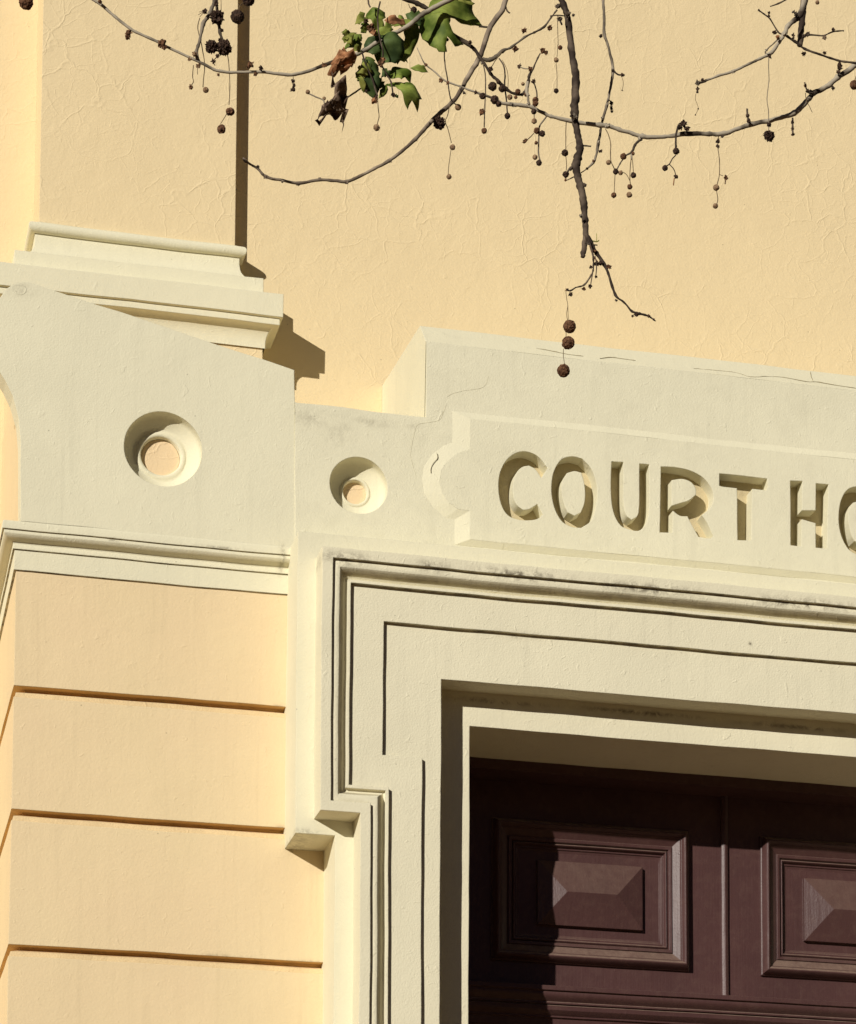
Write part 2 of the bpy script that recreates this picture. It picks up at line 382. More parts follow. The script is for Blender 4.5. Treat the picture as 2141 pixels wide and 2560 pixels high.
def roundel(x0, z0, R_, r_, Y, m):
    prof = [(R_, 0), (R_*.993, .022), (R_*.98, .031), (R_*.93, .040), (R_*.80, .050), (r_*1.45, .059), (r_*1.32, .060), (r_*1.26, .0575), (r_*1.16, .0565), (r_*1.08, .0575), (r_*1.03, .061), (r_*1.01, .080), (r_*.5, .081)]
    V = []; F = []; n = 64
    for r, d in prof:
        for i in range(n):
            a = 2*math.pi*i/n; k = 1+.012*math.sin(3*a+R_*40)*(1 if r > r_*1.3 and r < R_*.97 else 0)
            V.append((x0+r*k*math.cos(a), Y+d, z0+r*k*math.sin(a)))
    for j in range(len(prof)-1):
        for i in range(n): F.append((j*n+i, j*n+(i+1) % n, (j+1)*n+(i+1) % n, (j+1)*n+i))
    o = mk('roundel', V, F, m, CH, .0012, smooth=True, auto=40)
    D = [(x0+r_*1.0*math.cos(2*math.pi*i/n), Y+.077, z0+r_*1.0*math.sin(2*math.pi*i/n)) for i in range(n)]
    D2 = [(x, y+.01, z) for x, y, z in D]
    d = mk('disc', D+D2, [tuple(range(n)), tuple(range(2*n-1, n-1, -1))]+[(i, (i+1) % n, n+(i+1) % n, n+i) for i in range(n)], M['disc'], o, 0)
roundel(c1x, c1z, R1, 51.5/(7718/9.33), S, M['cream'])
roundel(c2x, c2z, R2, 32/(7718/9.33), S-.002, M['cream'])
# ---------------------------------------------------------------- frieze with the sign recess
inn = [(1174,1046),(1174,1123),(1144,1134),(1120,1152),(1104,1174),(1099,1204),(1107,1235),(1123,1258),(1144,1273),(1174,1277),(1175,1349)]
out = [(1128,1026),(1128,1106),(1107,1114),(1080,1134),(1060,1164),(1053,1197),(1060,1234),(1083,1270),(1112,1296),(1134,1301),(1134,1364)]
def b1(z): return [(1180+.5473*x, 1040+.5473*y) for x, y in z]
LT = {
 'C': ([(348,240),(318,200),(285,175),(240,162),(195,172),(155,205),(130,255),(121,310),(125,370),(142,425),(172,460),(215,475),(262,477),(300,470),(325,450),
        (300,402),(265,425),(235,430),(207,408),(191,370),(190,310),(203,262),(230,235),(262,228),(292,245),(320,285)], None, 'c'),
 'O': ([(460,185),(505,195),(545,240),(568,300),(574,360),(565,430),(545,480),(500,510),(455,505),(412,480),(382,430),(367,370),(366,310),(378,250),(410,200)],
       [(470,253),(500,260),(512,300),(518,350),(515,400),(500,440),(470,455),(440,440),(425,410),(412,350),(415,300),(435,262)], 's'),
 'U': ([(637,208),(692,211),(692,300),(694,400),(705,450),(728,472),(752,460),(762,430),(764,330),(765,217),(809,220),(811,300),(809,420),(800,480),(775,515),(750,524),(710,515),(680,500),(655,460),(640,400),(635,300)], None, 'c'),
 'R': ([(862,230),(925,232),(1000,248),(1060,282),(1095,328),(1105,370),(1092,415),(1050,452),(1075,490),(1103,550),(1085,560),(1035,553),(1008,505),(985,458),(950,455),(918,432),(916,533),(858,530)],
       [(912,292),(960,286),(1000,300),(1022,328),(1024,358),(990,385),(950,398),(912,410)], 'c'),
 'T': ([(1132,262),(1240,272),(1350,285),(1353,325),(1345,340),(1282,333),(1278,570),(1215,568),(1212,330),(1150,323),(1131,318)], None, 'c'),
 'H': ([(1455,296),(1510,298),(1507,432),(1570,432),(1570,308),(1628,313),(1622,606),(1572,602),(1570,490),(1507,472),(1507,598),(1457,592)], None, 'c'),
 'S': ([(1085,290),(1060,262),(1000,245),(930,250),(885,290),(880,335),(905,375),(960,400),(1010,425),(1030,455),(1015,485),(975,500),(925,490),(890,465),(870,505),(910,540),(975,555),(1040,545),(1080,500),(1085,450),(1060,405),(1000,370),(945,345),(930,315),(950,295),(1000,292),(1050,315)], None, 'c'),
 'E': ([(1150,262),(1320,275),(1320,325),(1205,315),(1205,385),(1300,392),(1300,440),(1205,432),(1205,512),(1325,522),(1325,572),(1150,560)], None, 'c'),
}
def wl(l): return [W(x, y, PQ) for x, y in b1(l)]
def rnd(l, amin=38):
    # round off everything but true corners
    P = [Vector(p) for p in l]; n = len(P); out = []
    def turn(i):
        a = P[i]-P[i-1]; b = P[(i+1) % n]-P[i]
        return math.degrees(abs(a.angle_signed(b)))
    cor = [turn(i) > amin for i in range(n)]
    for i in range(n):
        p1, p2 = P[i], P[(i+1) % n]; p0 = P[i-1] if not cor[i] else p1*2-p2; p3 = P[(i+2) % n] if not cor[(i+1) % n] else p2*2-p1
        for j in range(4):
            t = j/4; out.append(tuple(.5*((2*p1)+(p2-p0)*t+(2*p0-5*p1+4*p2-p3)*t*t+(3*p1-p0-3*p2+p3)*t**3)))
    return out
letters = []
for ch in 'COURTH':
    o_, h_, k_ = LT[ch]; letters.append((ch, rnd(wl(o_)), rnd(wl(h_)) if h_ else None))
dxO = W(*b1([(1676, 470)])[0], PQ)[0]-W(*b1([(366, 330)])[0], PQ)[0]
dzO = 0.0
for ch in 'OUSE':
    o_, h_, k_ = LT[ch]; letters.append((ch, [(x+dxO, z+dzO) for x, z in rnd(wl(o_))], [(x+dxO, z+dzO) for x, z in rnd(wl(h_))] if h_ else None))
xl_ = min(x for x, z in letters[0][1]); xr_ = max(x for x, z in letters[-1][1]); XPQ = (xl_+xr_)/2
iw = [W(x, y, PQ) for x, y in inn]; ow = [W(x, y, S+.001) for x, y in out]
# level the plaque: top and bottom heights held constant
innf = iw+[(2*XPQ-x, z) for x, z in reversed(iw)]; outf = ow+[(2*XPQ-x, z) for x, z in reversed(ow)]
fr_top = [(742,1008),(860,1019),(944,1030.5),(1030,1040.5),(1066,1043.5)]
zc_ = W(1066, 855, S)[1]
x0b = W(1065.5, 950, S)[0]
ledge = Sx(fr_top)
zl = ledge[-1][1]
xm_ = XPQ+(XPQ-x0b)
zbot = W(1300, 1400, S)[1]-.16
fo = Sx([(737.2,1380),(737.5,1200),(738.5,1006)])+ledge[:-1]+[(x0b, zl), (x0b, zc_), (xm_, zc_), (xm_, zl)]+[(2*XPQ-x, z) for x, z in reversed(ledge[:-1])]
fo = fo+[(2*XPQ-fo[0][0], fo[2][1]), (2*XPQ-fo[0][0], zbot), (fo[0][0], zbot)]
plate('frieze', fo, [c2, innf], S-.002, WALL-.001, M['cream_worn'], CH, wob=.0015)
# hood rising behind the frieze face: chamfer then a sloping top up to the wall
lo, hi = S, 0.0
for _ in range(40):
    md = (lo+hi)/2
    z_p = W(1052, 815, md)[1]; xx = W(1052, 815, md)[0]
    if xx < x0b: lo = md
    else: hi = md
YP = md; ZP = z_p
ZB = W(948, 964, WALL)[1]
prof = [(S-.002, zc_), (YP, ZP), (WALL-.001, ZB)]
V = []; F = []
nn = 60
for i in range(nn+1):
    x = x0b+(xm_-x0b)*i/nn
    for y, z in prof: V.append((x, y, z))
    V.append((x, WALL-.001, zc_-.3)); V.append((x, S+.02, zc_-.3))
for i in range(nn):
    for j in range(2): F.append((i*5+j, i*5+j+1, (i+1)*5+j+1, (i+1)*5+j))
F.append((0, 1, 2, 3, 4)); F.append(tuple(nn*5+q for q in (0, 1, 2, 3, 4)))
# left cheek sits 1.5 mm proud of the frieze side wall
V = [(x-.0015 if x < x0b+.001 else x, y, z) for x, y, z in V]
mk('sign_hood', V, F, M['cream'], CH, .0012)
# plaque
L_holes = [o_ for _, o_, _ in letters]
pq = plate('sign_plaque', innf, L_holes, PQ, PQ+.062, M['cream_worn'], CH, wob=.0014, step=.02)
V = []; F = []
di = dens(innf, .02)
def denspair(a, b, step=.02):
    A = []; B = []; n = len(a)
    for i in range(n):
        p, q = Vector(a[i]), Vector(a[(i+1) % n]); r, s = Vector(b[i]), Vector(b[(i+1) % n]); k = max(1, int((q-p).length/step))
        for j in range(k): A.append(p.lerp(q, j/k)); B.append(r.lerp(s, j/k))
    return A, B
A_, B_ = denspair(innf, outf)
n = len(A_)
V = [(p.x, PQ, p.y) for p in A_]+[(p.x, S-.0015, p.y) for p in B_]+[(p.x, S+.02, p.y) for p in B_]
F = [(i, (i+1) % n, n+(i+1) % n, n+i) for i in range(n)]+[(n+i, n+(i+1) % n, 2*n+(i+1) % n, 2*n+i) for i in range(n)]
mk('bevelled_edge', V, F, M['cream'], pq, .0012)
for ch, o_, h_ in letters:
    x0 = min(x for x, z in o_)-.01; x1 = max(x for x, z in o_)+.01; z0 = min(z for x, z in o_)-.01; z1 = max(z for x, z in o_)+.01
    V = [(x0, PQ+.060, z0), (x1, PQ+.060, z0), (x1, PQ+.060, z1), (x0, PQ+.060, z1)]
    V2 = [(x, y+.02, z) for x, y, z in V]
    VV = V+V2; FF = [(0,1,2,3), (7,6,5,4), (0,1,5,4), (1,2,6,5), (2,3,7,6), (3,0,4,7)]
    if h_:                                     # the island standing in the middle of the letter
        b = len(VV); hd = dens(h_, .01); k = len(hd)
        VV += [(x, PQ-.0002, z) for x, z in hd]+[(x, PQ+.068, z) for x, z in hd]
        FF += [tuple(b+i for i in range(k))]+[(b+i, b+(i+1) % k, b+k+(i+1) % k, b+k+i) for i in range(k)]
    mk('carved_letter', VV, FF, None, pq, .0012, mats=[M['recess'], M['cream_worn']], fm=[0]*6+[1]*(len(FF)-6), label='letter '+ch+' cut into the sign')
# worn scroll curl on the shoulder of the buttress
def curl(cx, cy, r0, r1, turns, w_):
    P = []
    for i in range(int(turns*22)+1):
        a = 2*math.pi*i/22+2.6; rr_ = r0+(r1-r0)*i/(turns*22)
        P.append(W3(cx+rr_*math.cos(a)*1.35, cy+rr_*math.sin(a), S))
    V = []; F = []; k = 6
    for i, p in enumerate(P):
        d = (P[min(i+1, len(P)-1)]-P[max(i-1, 0)]).normalized(); u = Vector((-d.z, 0, d.x)); ww = w_*(.35+.65*math.sin(math.pi*min(1, (i+1)/len(P))))
        for j in range(k):
            a = math.pi*j/(k-1); V.append(tuple(p+u*math.cos(a)*ww+Vector((0, -1, 0))*(math.sin(a)*ww*.55-.001)))
    for i in range(len(P)-1):
        for j in range(k-1): F.append((i*k+j, i*k+j+1, (i+1)*k+j+1, (i+1)*k+j))
    return mk('scroll_curl', V, F, M['cream'], CH, .002, 0, smooth=True)
curl(50, 727, 17, 4, 1.5, .0030)
# ---------------------------------------------------------------- string moulding over the pier
xa = W(41, 1440, ASH)[0]
def zm(y, p, x=300): return W(x, y, ASH-p)[1]
MP = [(.0462, zm(1331, .048)+.006), (.049, zm(1331, .049)), (.049, zm(1347.5, .049)), (.043, zm(1348, .043)), (.044, zm(1352, .044)), (.0435, zm(1358, .0435)), (.040, zm(1363, .040)), (.033, zm(1369, .033)), (.023, zm(1374, .023)), (.015, zm(1379, .015)), (.012, zm(1384, .012)), (.013, zm(1385.5, .013)), (.013, zm(1396.5, .013)), (.007, zm(1398, .007)), (.007, zm(1448, .007)), (-.002, zm(1449.5, -.002))]
for i in range(1, len(MP)):
    if MP[i][1] > MP[i-1][1]-.0003: MP[i] = (MP[i][0], MP[i-1][1]-.0003)
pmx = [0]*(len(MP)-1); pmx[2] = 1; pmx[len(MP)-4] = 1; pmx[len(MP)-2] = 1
ring('string_moulding', xa, W(760, 1400, ASH)[0], ASH, .1, MP, None, CH, mats=[M['cream'], M['grime']], pm=pmx, rightside=False, wob=.0016)
# ---------------------------------------------------------------- ashlar pier
def za_(y, x=370): return W(x, y, ASH)[1]
gz = [za_(1739), za_(2046), za_(2380)]
dz = gz[1]-gz[2]
while gz[-1]-dz > .3: gz.append(gz[-1]-dz)
AP = [(0, MP[-1][1]+.02)]; pm_ = []
for g in gz:
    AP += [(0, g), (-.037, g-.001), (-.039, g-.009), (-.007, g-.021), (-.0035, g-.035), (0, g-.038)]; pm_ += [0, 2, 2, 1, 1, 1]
AP.append((0, 0)); pm_.append(0)
ring('ashlar_pier', xa, W(900, 1500, ASH)[0], ASH, .1, AP, None, CH, mats=[M['ashlar'], M['ashlar_rough'], M['joint_bounce']], pm=pm_, rightside=False, wob=.0016, smooth=False)
# matching pier on the far side of the door
xrp = mir(W(900, 1500, ASH)[0])
ring('ashlar_pier', xrp, mir(xa), ASH, .1, AP, None, CH, mats=[M['ashlar'], M['ashlar_rough'], M['joint_bounce']], pm=pm_, wob=.0016, smooth=False)
box('pier_cap', xrp, mir(xc0), S, WALL, MP[-1][1], W(52, 1303, S)[1], M['cream'], CH)
# ---------------------------------------------------------------- shouldered door architrave
xg_u = W(804, 1700, G)[0]; xg_l = W(899.5, 2350, G)[0]
zg_t = W(804, 1366, G)[1]; zg_e = W(845, 2028.5, G)[1]
def off(x, Y, y=1750): return W(x, y, Y)[0]-xg_u
o_F = W(741.5, 1750, FP)[0]-xg_u
z_Ft = W(744, 1328, FP)[1]
sq = off(835, -.985)
PRF = [  # (inward offset from the outer edge of the fillet, y)
 (-.001, FP+.002), (0, G), (off(829.5, G), G), (off(829.5, G)+.0005, -.981), (sq, -.984), (off(842, -.985), -.985), (off(847, -.983), -.983), (off(850, -.978), -.978), (off(853, -.964), -.964),
 (off(856, -.951), -.951), (off(861, -.945), -.945), (off(865, -.947), -.947), (off(867, -.959), -.959), (off(875, -.960), -.960), (off(875, -.960)+.0005, B1), (off(958, B1), B1), (off(958, B1)+.0005, B2), (off(964, B2), B2+.004)]
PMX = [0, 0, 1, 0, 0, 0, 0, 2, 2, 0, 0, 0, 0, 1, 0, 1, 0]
zend = 0.05
D1 = Vector((1, 0, 0)); Dc = Vector((1, 0, 1)); Dt = Vector((1, 0, -1))
pth = [((xg_l, 0, zend), (1, 0, 0)), ((xg_l, 0, zg_e), (1, 0, 1)), ((xg_u, 0, zg_e), (1, 0, 1)), ((xg_u, 0, zg_t), (1, 0, -1)),
       ((mir(xg_u), 0, zg_t), (-1, 0, -1)), ((mir(xg_u), 0, zg_e), (-1, 0, 1)), ((mir(xg_l), 0, zg_e), (-1, 0, 1)), ((mir(xg_l), 0, zend), (-1, 0, 0))]
prof2 = [(a, y) for a, y in PRF]
V = []
sweep('door_architrave', [(p, d) for p, d in pth], prof2, (0, 1, 0), None, CH, wob=.0016, mats=[M['cream_old'], M['grime'], M['cream_cyma']], pm=PMX, smooth=True)
# ear undersides of the fillet close to the backing plane: done by first profile face
# flat backing F (outer band) as a plate
xo_u = xg_u+o_F; xo_l = xg_l+o_F; zo_e = W(786, 2086, FP)[1]
hx = off(1103, B2)+xg_u
top_o = W(1105.5, 1698, B2)[1]
outF = [(xo_l, zend), (xo_l, zo_e), (xo_u, zo_e), (xo_u, z_Ft), (mir(xo_u), z_Ft), (mir(xo_u), zo_e), (mir(xo_l), zo_e), (mir(xo_l), zend)]
i1 = [(xg_l+.02, zend), (xg_l+.02, zg_e+.02), (xg_u+.02, zg_e+.02), (xg_u+.02, zg_t-.02), (mir(xg_u+.02), zg_t-.02), (mir(xg_u+.02), zg_e+.02), (mir(xg_l+.02), zg_e+.02), (mir(xg_l+.02), zend)]
plate('outer_band', outF+list(reversed(i1)), [], FP, ASH+.05, M['cream'], CH, wob=.0015)
# inner flat band down to the opening edge
a_in = off(958, B1)+.0012
def pthoff(a): return [(xg_l+a, zend), (xg_l+a, zg_e+a), (xg_u+a, zg_e+a), (xg_u+a, zg_t-a)]
li = pthoff(a_in); li = li+[(mir(x), z) for x, z in reversed(li)]
hole = [(hx, zend), (hx, top_o), (mir(hx), top_o), (mir(hx), zend)]
plate('inner_band', li+list(reversed(hole)), [], B2, RING+.02, M['cream_old'], CH, wob=.0015)
# inner frame of the reveal
hx2 = W(1174, 1850, RING)[0]; top2 = W(1174, 1815.5, RING)[1]
rg = [(hx-.08, zend), (hx-.08, top_o+.08), (mir(hx-.08), top_o+.08), (mir(hx-.08), zend)]
h2 = [(hx2, zend), (hx2, top2), (mir(hx2), top2), (mir(hx2), zend)]
plate('reveal_frame', rg+list(reversed(h2)), [], RING, WOODF+.02, M['cream_old'], CH, wob=.0012)
# grime line in the corner of the lintel soffit
# ---------------------------------------------------------------- door
zd_top = top2-.002; dx0 = hx2-.02; dx1 = mir(hx2)+.02
def Dp(x, y, Y=DOOR): return W(x, y, Y)
zleaf = W(1811, 2130, DOOR)[1]
# wooden frame head and posts
box('door_frame_head', dx0, dx1, WOODF, DOOR+.05, top2-.035, top2+.03, M['wood'], CH)
# panel rectangles in world coordinates, measured on the left leaf
pyr = (W(1348, 2240, DOOR-.02)[0], W(1611, 2240, DOOR-.02)[0], W(1600, 2322, DOOR-.02)[1], W(1600, 2163, DOOR-.02)[1])
bo_r = W(1722, 2430, DOOR)[0]; bo_b = W(1722, 2430, DOOR)[1]
mgx = bo_r-pyr[1]; mgz = pyr[2]-bo_b
bo = (pyr[0]-mgx, bo_r, bo_b, pyr[3]+mgz)
pz_tr = W(1700, 2480, DOOR-.08)[1]
doors = []
for side in (0, 1):
    f = (lambda x: x) if side == 0 else mir
    lf = bpy.data.objects.new('door_leaf', None)
    # leaf as plate with panel openings: stiles and rails
    ox0, ox1 = dx0, X_axis-.004
    def rect(x0, x1, z0, z1): return [(f(x0), z0), (f(x1), z0), (f(x1), z1), (f(x0), z1)]
    hol = [rect(bo[0]+.03, bo[1]-.03, bo[2]+.03, bo[3]-.03), rect(bo[0]+.03, bo[1]-.03, pz_tr-1.35, pz_tr-.40), rect(bo[0]+.03, bo[1]-.03, .35, pz_tr-1.55)]
    leaf = plate('door_leaf', rect(ox0, ox1, .05, top2+.02), hol, DOOR, DOOR+.05, M['wood'], CH, wob=.0006)
    def frame(x0, x1, z0, z1, name, par, prof, m=M['wood']):
        pt = [(x0, z0), (x1, z0), (x1, z1), (x0, z1), (x0, z0)]; dd = [(1, 1), (-1, 1), (-1, -1), (1, -1), (1, 1)]
        path = [((f(x), 0, z), (d[0]*(1 if side == 0 else -1), 0, d[1])) for (x, z), d in zip(pt, dd)]
        return sweep(name, path, prof, (0, 1, 0), m, par, wob=.0005, step=.03, smooth=True)
    def cyl(a0, a1, y0, bul, n=7): return [(a0+(a1-a0)*i/n, y0-bul*math.sin(math.pi*i/n)) for i in range(n+1)]
    bol = [(0, DOOR+.001), (.001, DOOR-.010), (.005, DOOR-.012), (.007, DOOR-.022)]+cyl(.009, .031, DOOR-.026, .013)+[(.033, DOOR-.026), (.035, DOOR-.020), (.060, DOOR-.004), (.062, DOOR-.009), (.072, DOOR-.007), (.075, DOOR+.003)]+cyl(.076, .086, DOOR+.003, .007, 5)+[(.088, DOOR+.010), (.094, DOOR+.010), (.096, DOOR+.014), (.104, DOOR+.016)]
    def fieldpanel(r, pr_, name='door_panel'):
        x0, x1, z0, z1 = r; a = .10
        px0, px1, pz0, pz1 = pr_
        hz = (pz1-pz0)/2; hgt = .031; b0 = DOOR+.016
        ins = min(hz, .075)
        V = [(f(x0+a), b0, z0+a), (f(x1-a), b0, z0+a), (f(x1-a), b0, z1-a), (f(x0+a), b0, z1-a)]
        V += [(f(x), b0, z) for x, z in ((px0, pz0), (px1, pz0), (px1, pz1), (px0, pz1))]
        V += [(f(x), b0-.016, z) for x, z in ((px0, pz0), (px1, pz0), (px1, pz1), (px0, pz1))]
        hl = [(px0+ins*1.0, pz0+ins), (px1-ins*1.0, pz0+ins), (px1-ins*1.0, pz1-ins), (px0+ins*1.0, pz1-ins)]
        if pz1-pz0 < .35: hl = [(px0+hz*.88, pz0+hz), (px1-hz*.88, pz0+hz)]
        k = len(V)
        V += [(f(x), b0-.016-hgt, z) for x, z in hl]
        F = []
        for i in range(4): F.append((i, (i+1) % 4, 4+(i+1) % 4, 4+i)); F.append((4+i, 4+(i+1) % 4, 8+(i+1) % 4, 8+i))
        if len(hl) == 2: F += [(8, 9, k+1, k), (9, 10, k+1), (10, 11, k, k+1), (11, 8, k)]
        else:
            for i in range(4): F.append((8+i, 8+(i+1) % 4, k+(i+1) % 4, k+i))
            F.append((k, k+1, k+2, k+3))
        return mk(name, V, F, M['wood'], leaf, 0)
    fieldpanel(bo, pyr); frame(*bo, 'panel_moulding', leaf, bol)
    for z0, z1 in ((pz_tr-1.38, pz_tr-.37), (.32, pz_tr-1.52)):
        r = (bo[0], bo[1], z0, z1)
        fieldpanel(r, (r[0]+mgx, r[1]-mgx, z0+mgz, z1-mgz)); frame(*r, 'panel_moulding', leaf, bol)
# meeting bead between the two leaves
bead = [(-.013, DOOR+.002), (-.012, DOOR-.010), (-.007, DOOR-.014), (0, DOOR-.016), (.007, DOOR-.014), (.012, DOOR-.010), (.013, DOOR+.002)]
sweep('meeting_bead', [((X_axis, 0, .05), (1, 0, 0)), ((X_axis, 0, zd_top-.02), (1, 0, 0))], bead, (0, 1, 0), M['wood'], CH, wob=.0006, smooth=True)
# projecting rail moulding
zt_ = W(1360, 2461.5, DOOR-.075)[1]
rp = [(0, DOOR+.002), (0, DOOR-.072), (.001, DOOR-.075), (.016, DOOR-.075), (.018, DOOR-.066)]+[(.018+.032*i/6, DOOR-.066+.018*(1-math.cos(math.pi/2*i/6))-.004*math.sin(math.pi*i/6)) for i in range(1, 7)]
rp += [(.053, DOOR-.050), (.058, DOOR-.050), (.059, DOOR-.040), (.064, DOOR-.046), (.078, DOOR-.044), (.092, DOOR-.030), (.094, DOOR-.026), (.100, DOOR-.026), (.102, DOOR-.018), (.130, DOOR-.014), (.131, DOOR+.002)]
sweep('rail_moulding', [((dx0, 0, zt_), (0, 0, -1)), ((dx1, 0, zt_), (0, 0, -1))], rp, (0, 1, 0), M['wood'], CH, wob=.0006, smooth=True)
# dark hall behind the door so no light leaks
box('hall_wall', dx0-.3, dx1+.3, DOOR+.06, DOOR+.10, 0, top2+.3, M['wood'], CH)
# plinth at the foot of the piers and a door step
box('door_step', hx-.3, mir(hx)+.3, -1.35, -.45, 0, .05, M['paving'], CH)
# ---------------------------------------------------------------- cracks
def crack(pts, Y, wpx=1.6, name='crack', par=CH, dy=.0006):
    P = [W3(x, y, (Y(x, y) if callable(Y) else Y)-dy) for x, y in smoothp(pts, 4, False)]
    P = [p+Vector((noise.noise(p*60)*.0015, 0, noise.noise(p*60+Vector((7, 3, 1)))*.0015)) for p in P]
    V = []; F = []; r = wpx*.36/830
    for i, p in enumerate(P):
        d = (P[min(i+1, len(P)-1)]-P[max(i-1, 0)]).normalized(); n_ = Vector((-d.z, 0, d.x))
        k = r*(.12+.88*abs(math.sin(i*.9+p.x*13)*math.sin(i*.37)))*(1 if 0 < i < len(P)-1 else .1)
        V += [tuple(p+n_*k), tuple(p-n_*k), tuple(p+n_*k+Vector((0, .003, 0))), tuple(p-n_*k+Vector((0, .003, 0)))]
    for i in range(len(P)-1):
        a = i*4; b = a+4
        F += [(a, a+1, b+1, b), (a, b, b+2, a+2), (a+1, a+3, b+3, b+1)]
    return mk(name, V, F, M['crackline'], par)
M['crackline'] = mat('crack_faint', (.50,.46,.33), bevel=0)
crack([(1117,993),(1130,985),(1160,977),(1200,971),(1215,960),(1222,940)], S-.002, 1.4)
crack([(1117,1008),(1108,1035),(1098,1051),(1072,1056),(1045,1062),(1036,1085),(1029,1120),(1028,1145),(1038,1180),(1040,1190)], S-.002, 1.3)
def chY(x, y):
    a, b = S, YP
    for _ in range(30):
        m_ = (a+b)/2; z = W(x, y, m_)[1]; yy = S-.002+(z-zc_)/(ZP-zc_)*(YP-S+.002)
        if yy > m_: a = m_
        else: b = m_
    return m_
M['crackline'] = bpy.data.materials['crack_dark']
for c_ in ([(1735,921),(1790,926),(1840,931),(1877,942),(1920,941),(1960,943),(2012,953),(2040,954),(2075,960),(2141,970)],
           [(2027,928),(2028,940),(2034,952)], [(1342,870),(1380,877),(1420,885),(1460,890)], [(1500,896),(1530,893),(1560,897),(1590,901)]):
    crack(c_, chY, 3.6, dy=.0035)
crack([(1092,1131),(1094,1145),(1080,1163),(1077,1182)], PQ+.004, 1.9, dy=.002)
# ================================================================ plane tree branches, five metres in front of the wall
K = 7718.0
def tube(path, m, par, name, seed=0, knot=.12, seg=9):
    """path: (px,py,rpx,Y)"""
    P = []
    pts = smoothp([(a, b, c, d) for a, b, c, d in path], 5, False) if len(path) > 2 else path
    pts = [Vector(q) for q in pts]
    V = []; F = []
    for i, q in enumerate(pts):
        Y = q[3]; p = W3(q[0], q[1], Y); r = max(.4, q[2])*(10+Y)/K
        a = W3(pts[max(i-1, 0)][0], pts[max(i-1, 0)][1], pts[max(i-1, 0)][3]); b = W3(pts[min(i+1, len(pts)-1)][0], pts[min(i+1, len(pts)-1)][1], pts[min(i+1, len(pts)-1)][3])
        d = (b-a).normalized(); u = d.cross(Vector((0, 1, 0)))
        u = u.normalized() if u.length > 1e-4 else Vector((1, 0, 0)); v = d.cross(u).normalized()
        kk = 1+knot*noise.noise(Vector((i*.9+seed*3.1, seed, .3)))*1.6
        if i % 5 == 0 and 0 < i < len(pts)-1: kk += knot*.9
        p = p+u*r*.35*noise.noise(Vector((i*.45, seed, 5)))
        for k in range(seg):
            an = 2*math.pi*k/seg
            V.append(tuple(p+(u*math.cos(an)+v*math.sin(an))*r*kk*(1+knot*.5*noise.noise(Vector((k*1.3, i*.7, seed))))))
    for i in range(len(pts)-1):
        for k in range(seg): F.append((i*seg+k, i*seg+(k+1) % seg, (i+1)*seg+(k+1) % seg, (i+1)*seg+k))
    F.append(tuple(range(seg))); F.append(tuple((len(pts)-1)*seg+k for k in range(seg)))
    return mk(name, V, F, m, par, 0, smooth=True)
_ico = {}
def ico(sub):
    if sub not in _ico:
        bm = bmesh.new(); bmesh.ops.create_icosphere(bm, subdivisions=sub, radius=1); bm.verts.index_update()
        _ico[sub] = ([v.co.copy() for v in bm.verts], [tuple(v.index for v in f.verts) for f in bm.faces]); bm.free()
    return _ico[sub]
def ball(x, y, r, Y, par, m='ball', spike=.10, name='seed_ball'):
    vs_, fs = ico(4 if r > 12 else 3); c = W3(x, y, Y); R_ = r*(10+Y)/K
    sd = Vector((x*.37, y*.11, 1.0)); V = []
    for v in vs_:
        k = 1+spike*(random.random()-.5)*1.4+.10*noise.noise(v*2.2+sd)
        if spike > .3: k += .5*max(0, noise.noise(v*3.1+sd))
        V.append(tuple(c+v*R_*k))
    return mk(name, V, fs, M[m], par, 0, smooth=spike < .05)
def clump(x, y, r, Y, par, m='ball_dark', name='bud', el=1.0, ang=0):
    """ragged scale cluster: a few overlapping shards round a core"""
    V = []; F = []; c = W3(x, y, Y); R_ = r*(10+Y)/K
    vs_, fs = ico(2); sd = Vector((x, y, 3.3))
    ca, sa = math.cos(ang), math.sin(ang)
    for v in vs_:
        k = .62+.75*max(-.3, noise.noise(v*2.6+sd))+.25*(random.random()-.5)
        q = Vector((v.x*k, v.y*k, v.z*k*el)); q = Vector((q.x*ca-q.z*sa, q.y, q.x*sa+q.z*ca))
        V.append(tuple(c+q*R_))
    F += fs
    for j in range(7):
        a = random.random()*6.283; e = random.uniform(-1, 1)
        d = Vector((math.cos(a), e*.6, math.sin(a))); s = Vector((-d.z, random.uniform(-.5, .5), d.x))*.28
        b = len(V); tip = d*random.uniform(.8, 1.15)
        for q in (d*.4+s, d*.4-s, tip, d*.5+Vector((0, .25, 0))): V.append(tuple(c+q*R_))
        F += [(b, b+1, b+2), (b, b+2, b+3), (b+1, b+3, b+2), (b, b+3, b+1)]
    return mk(name, V, F, M[m], par, 0)
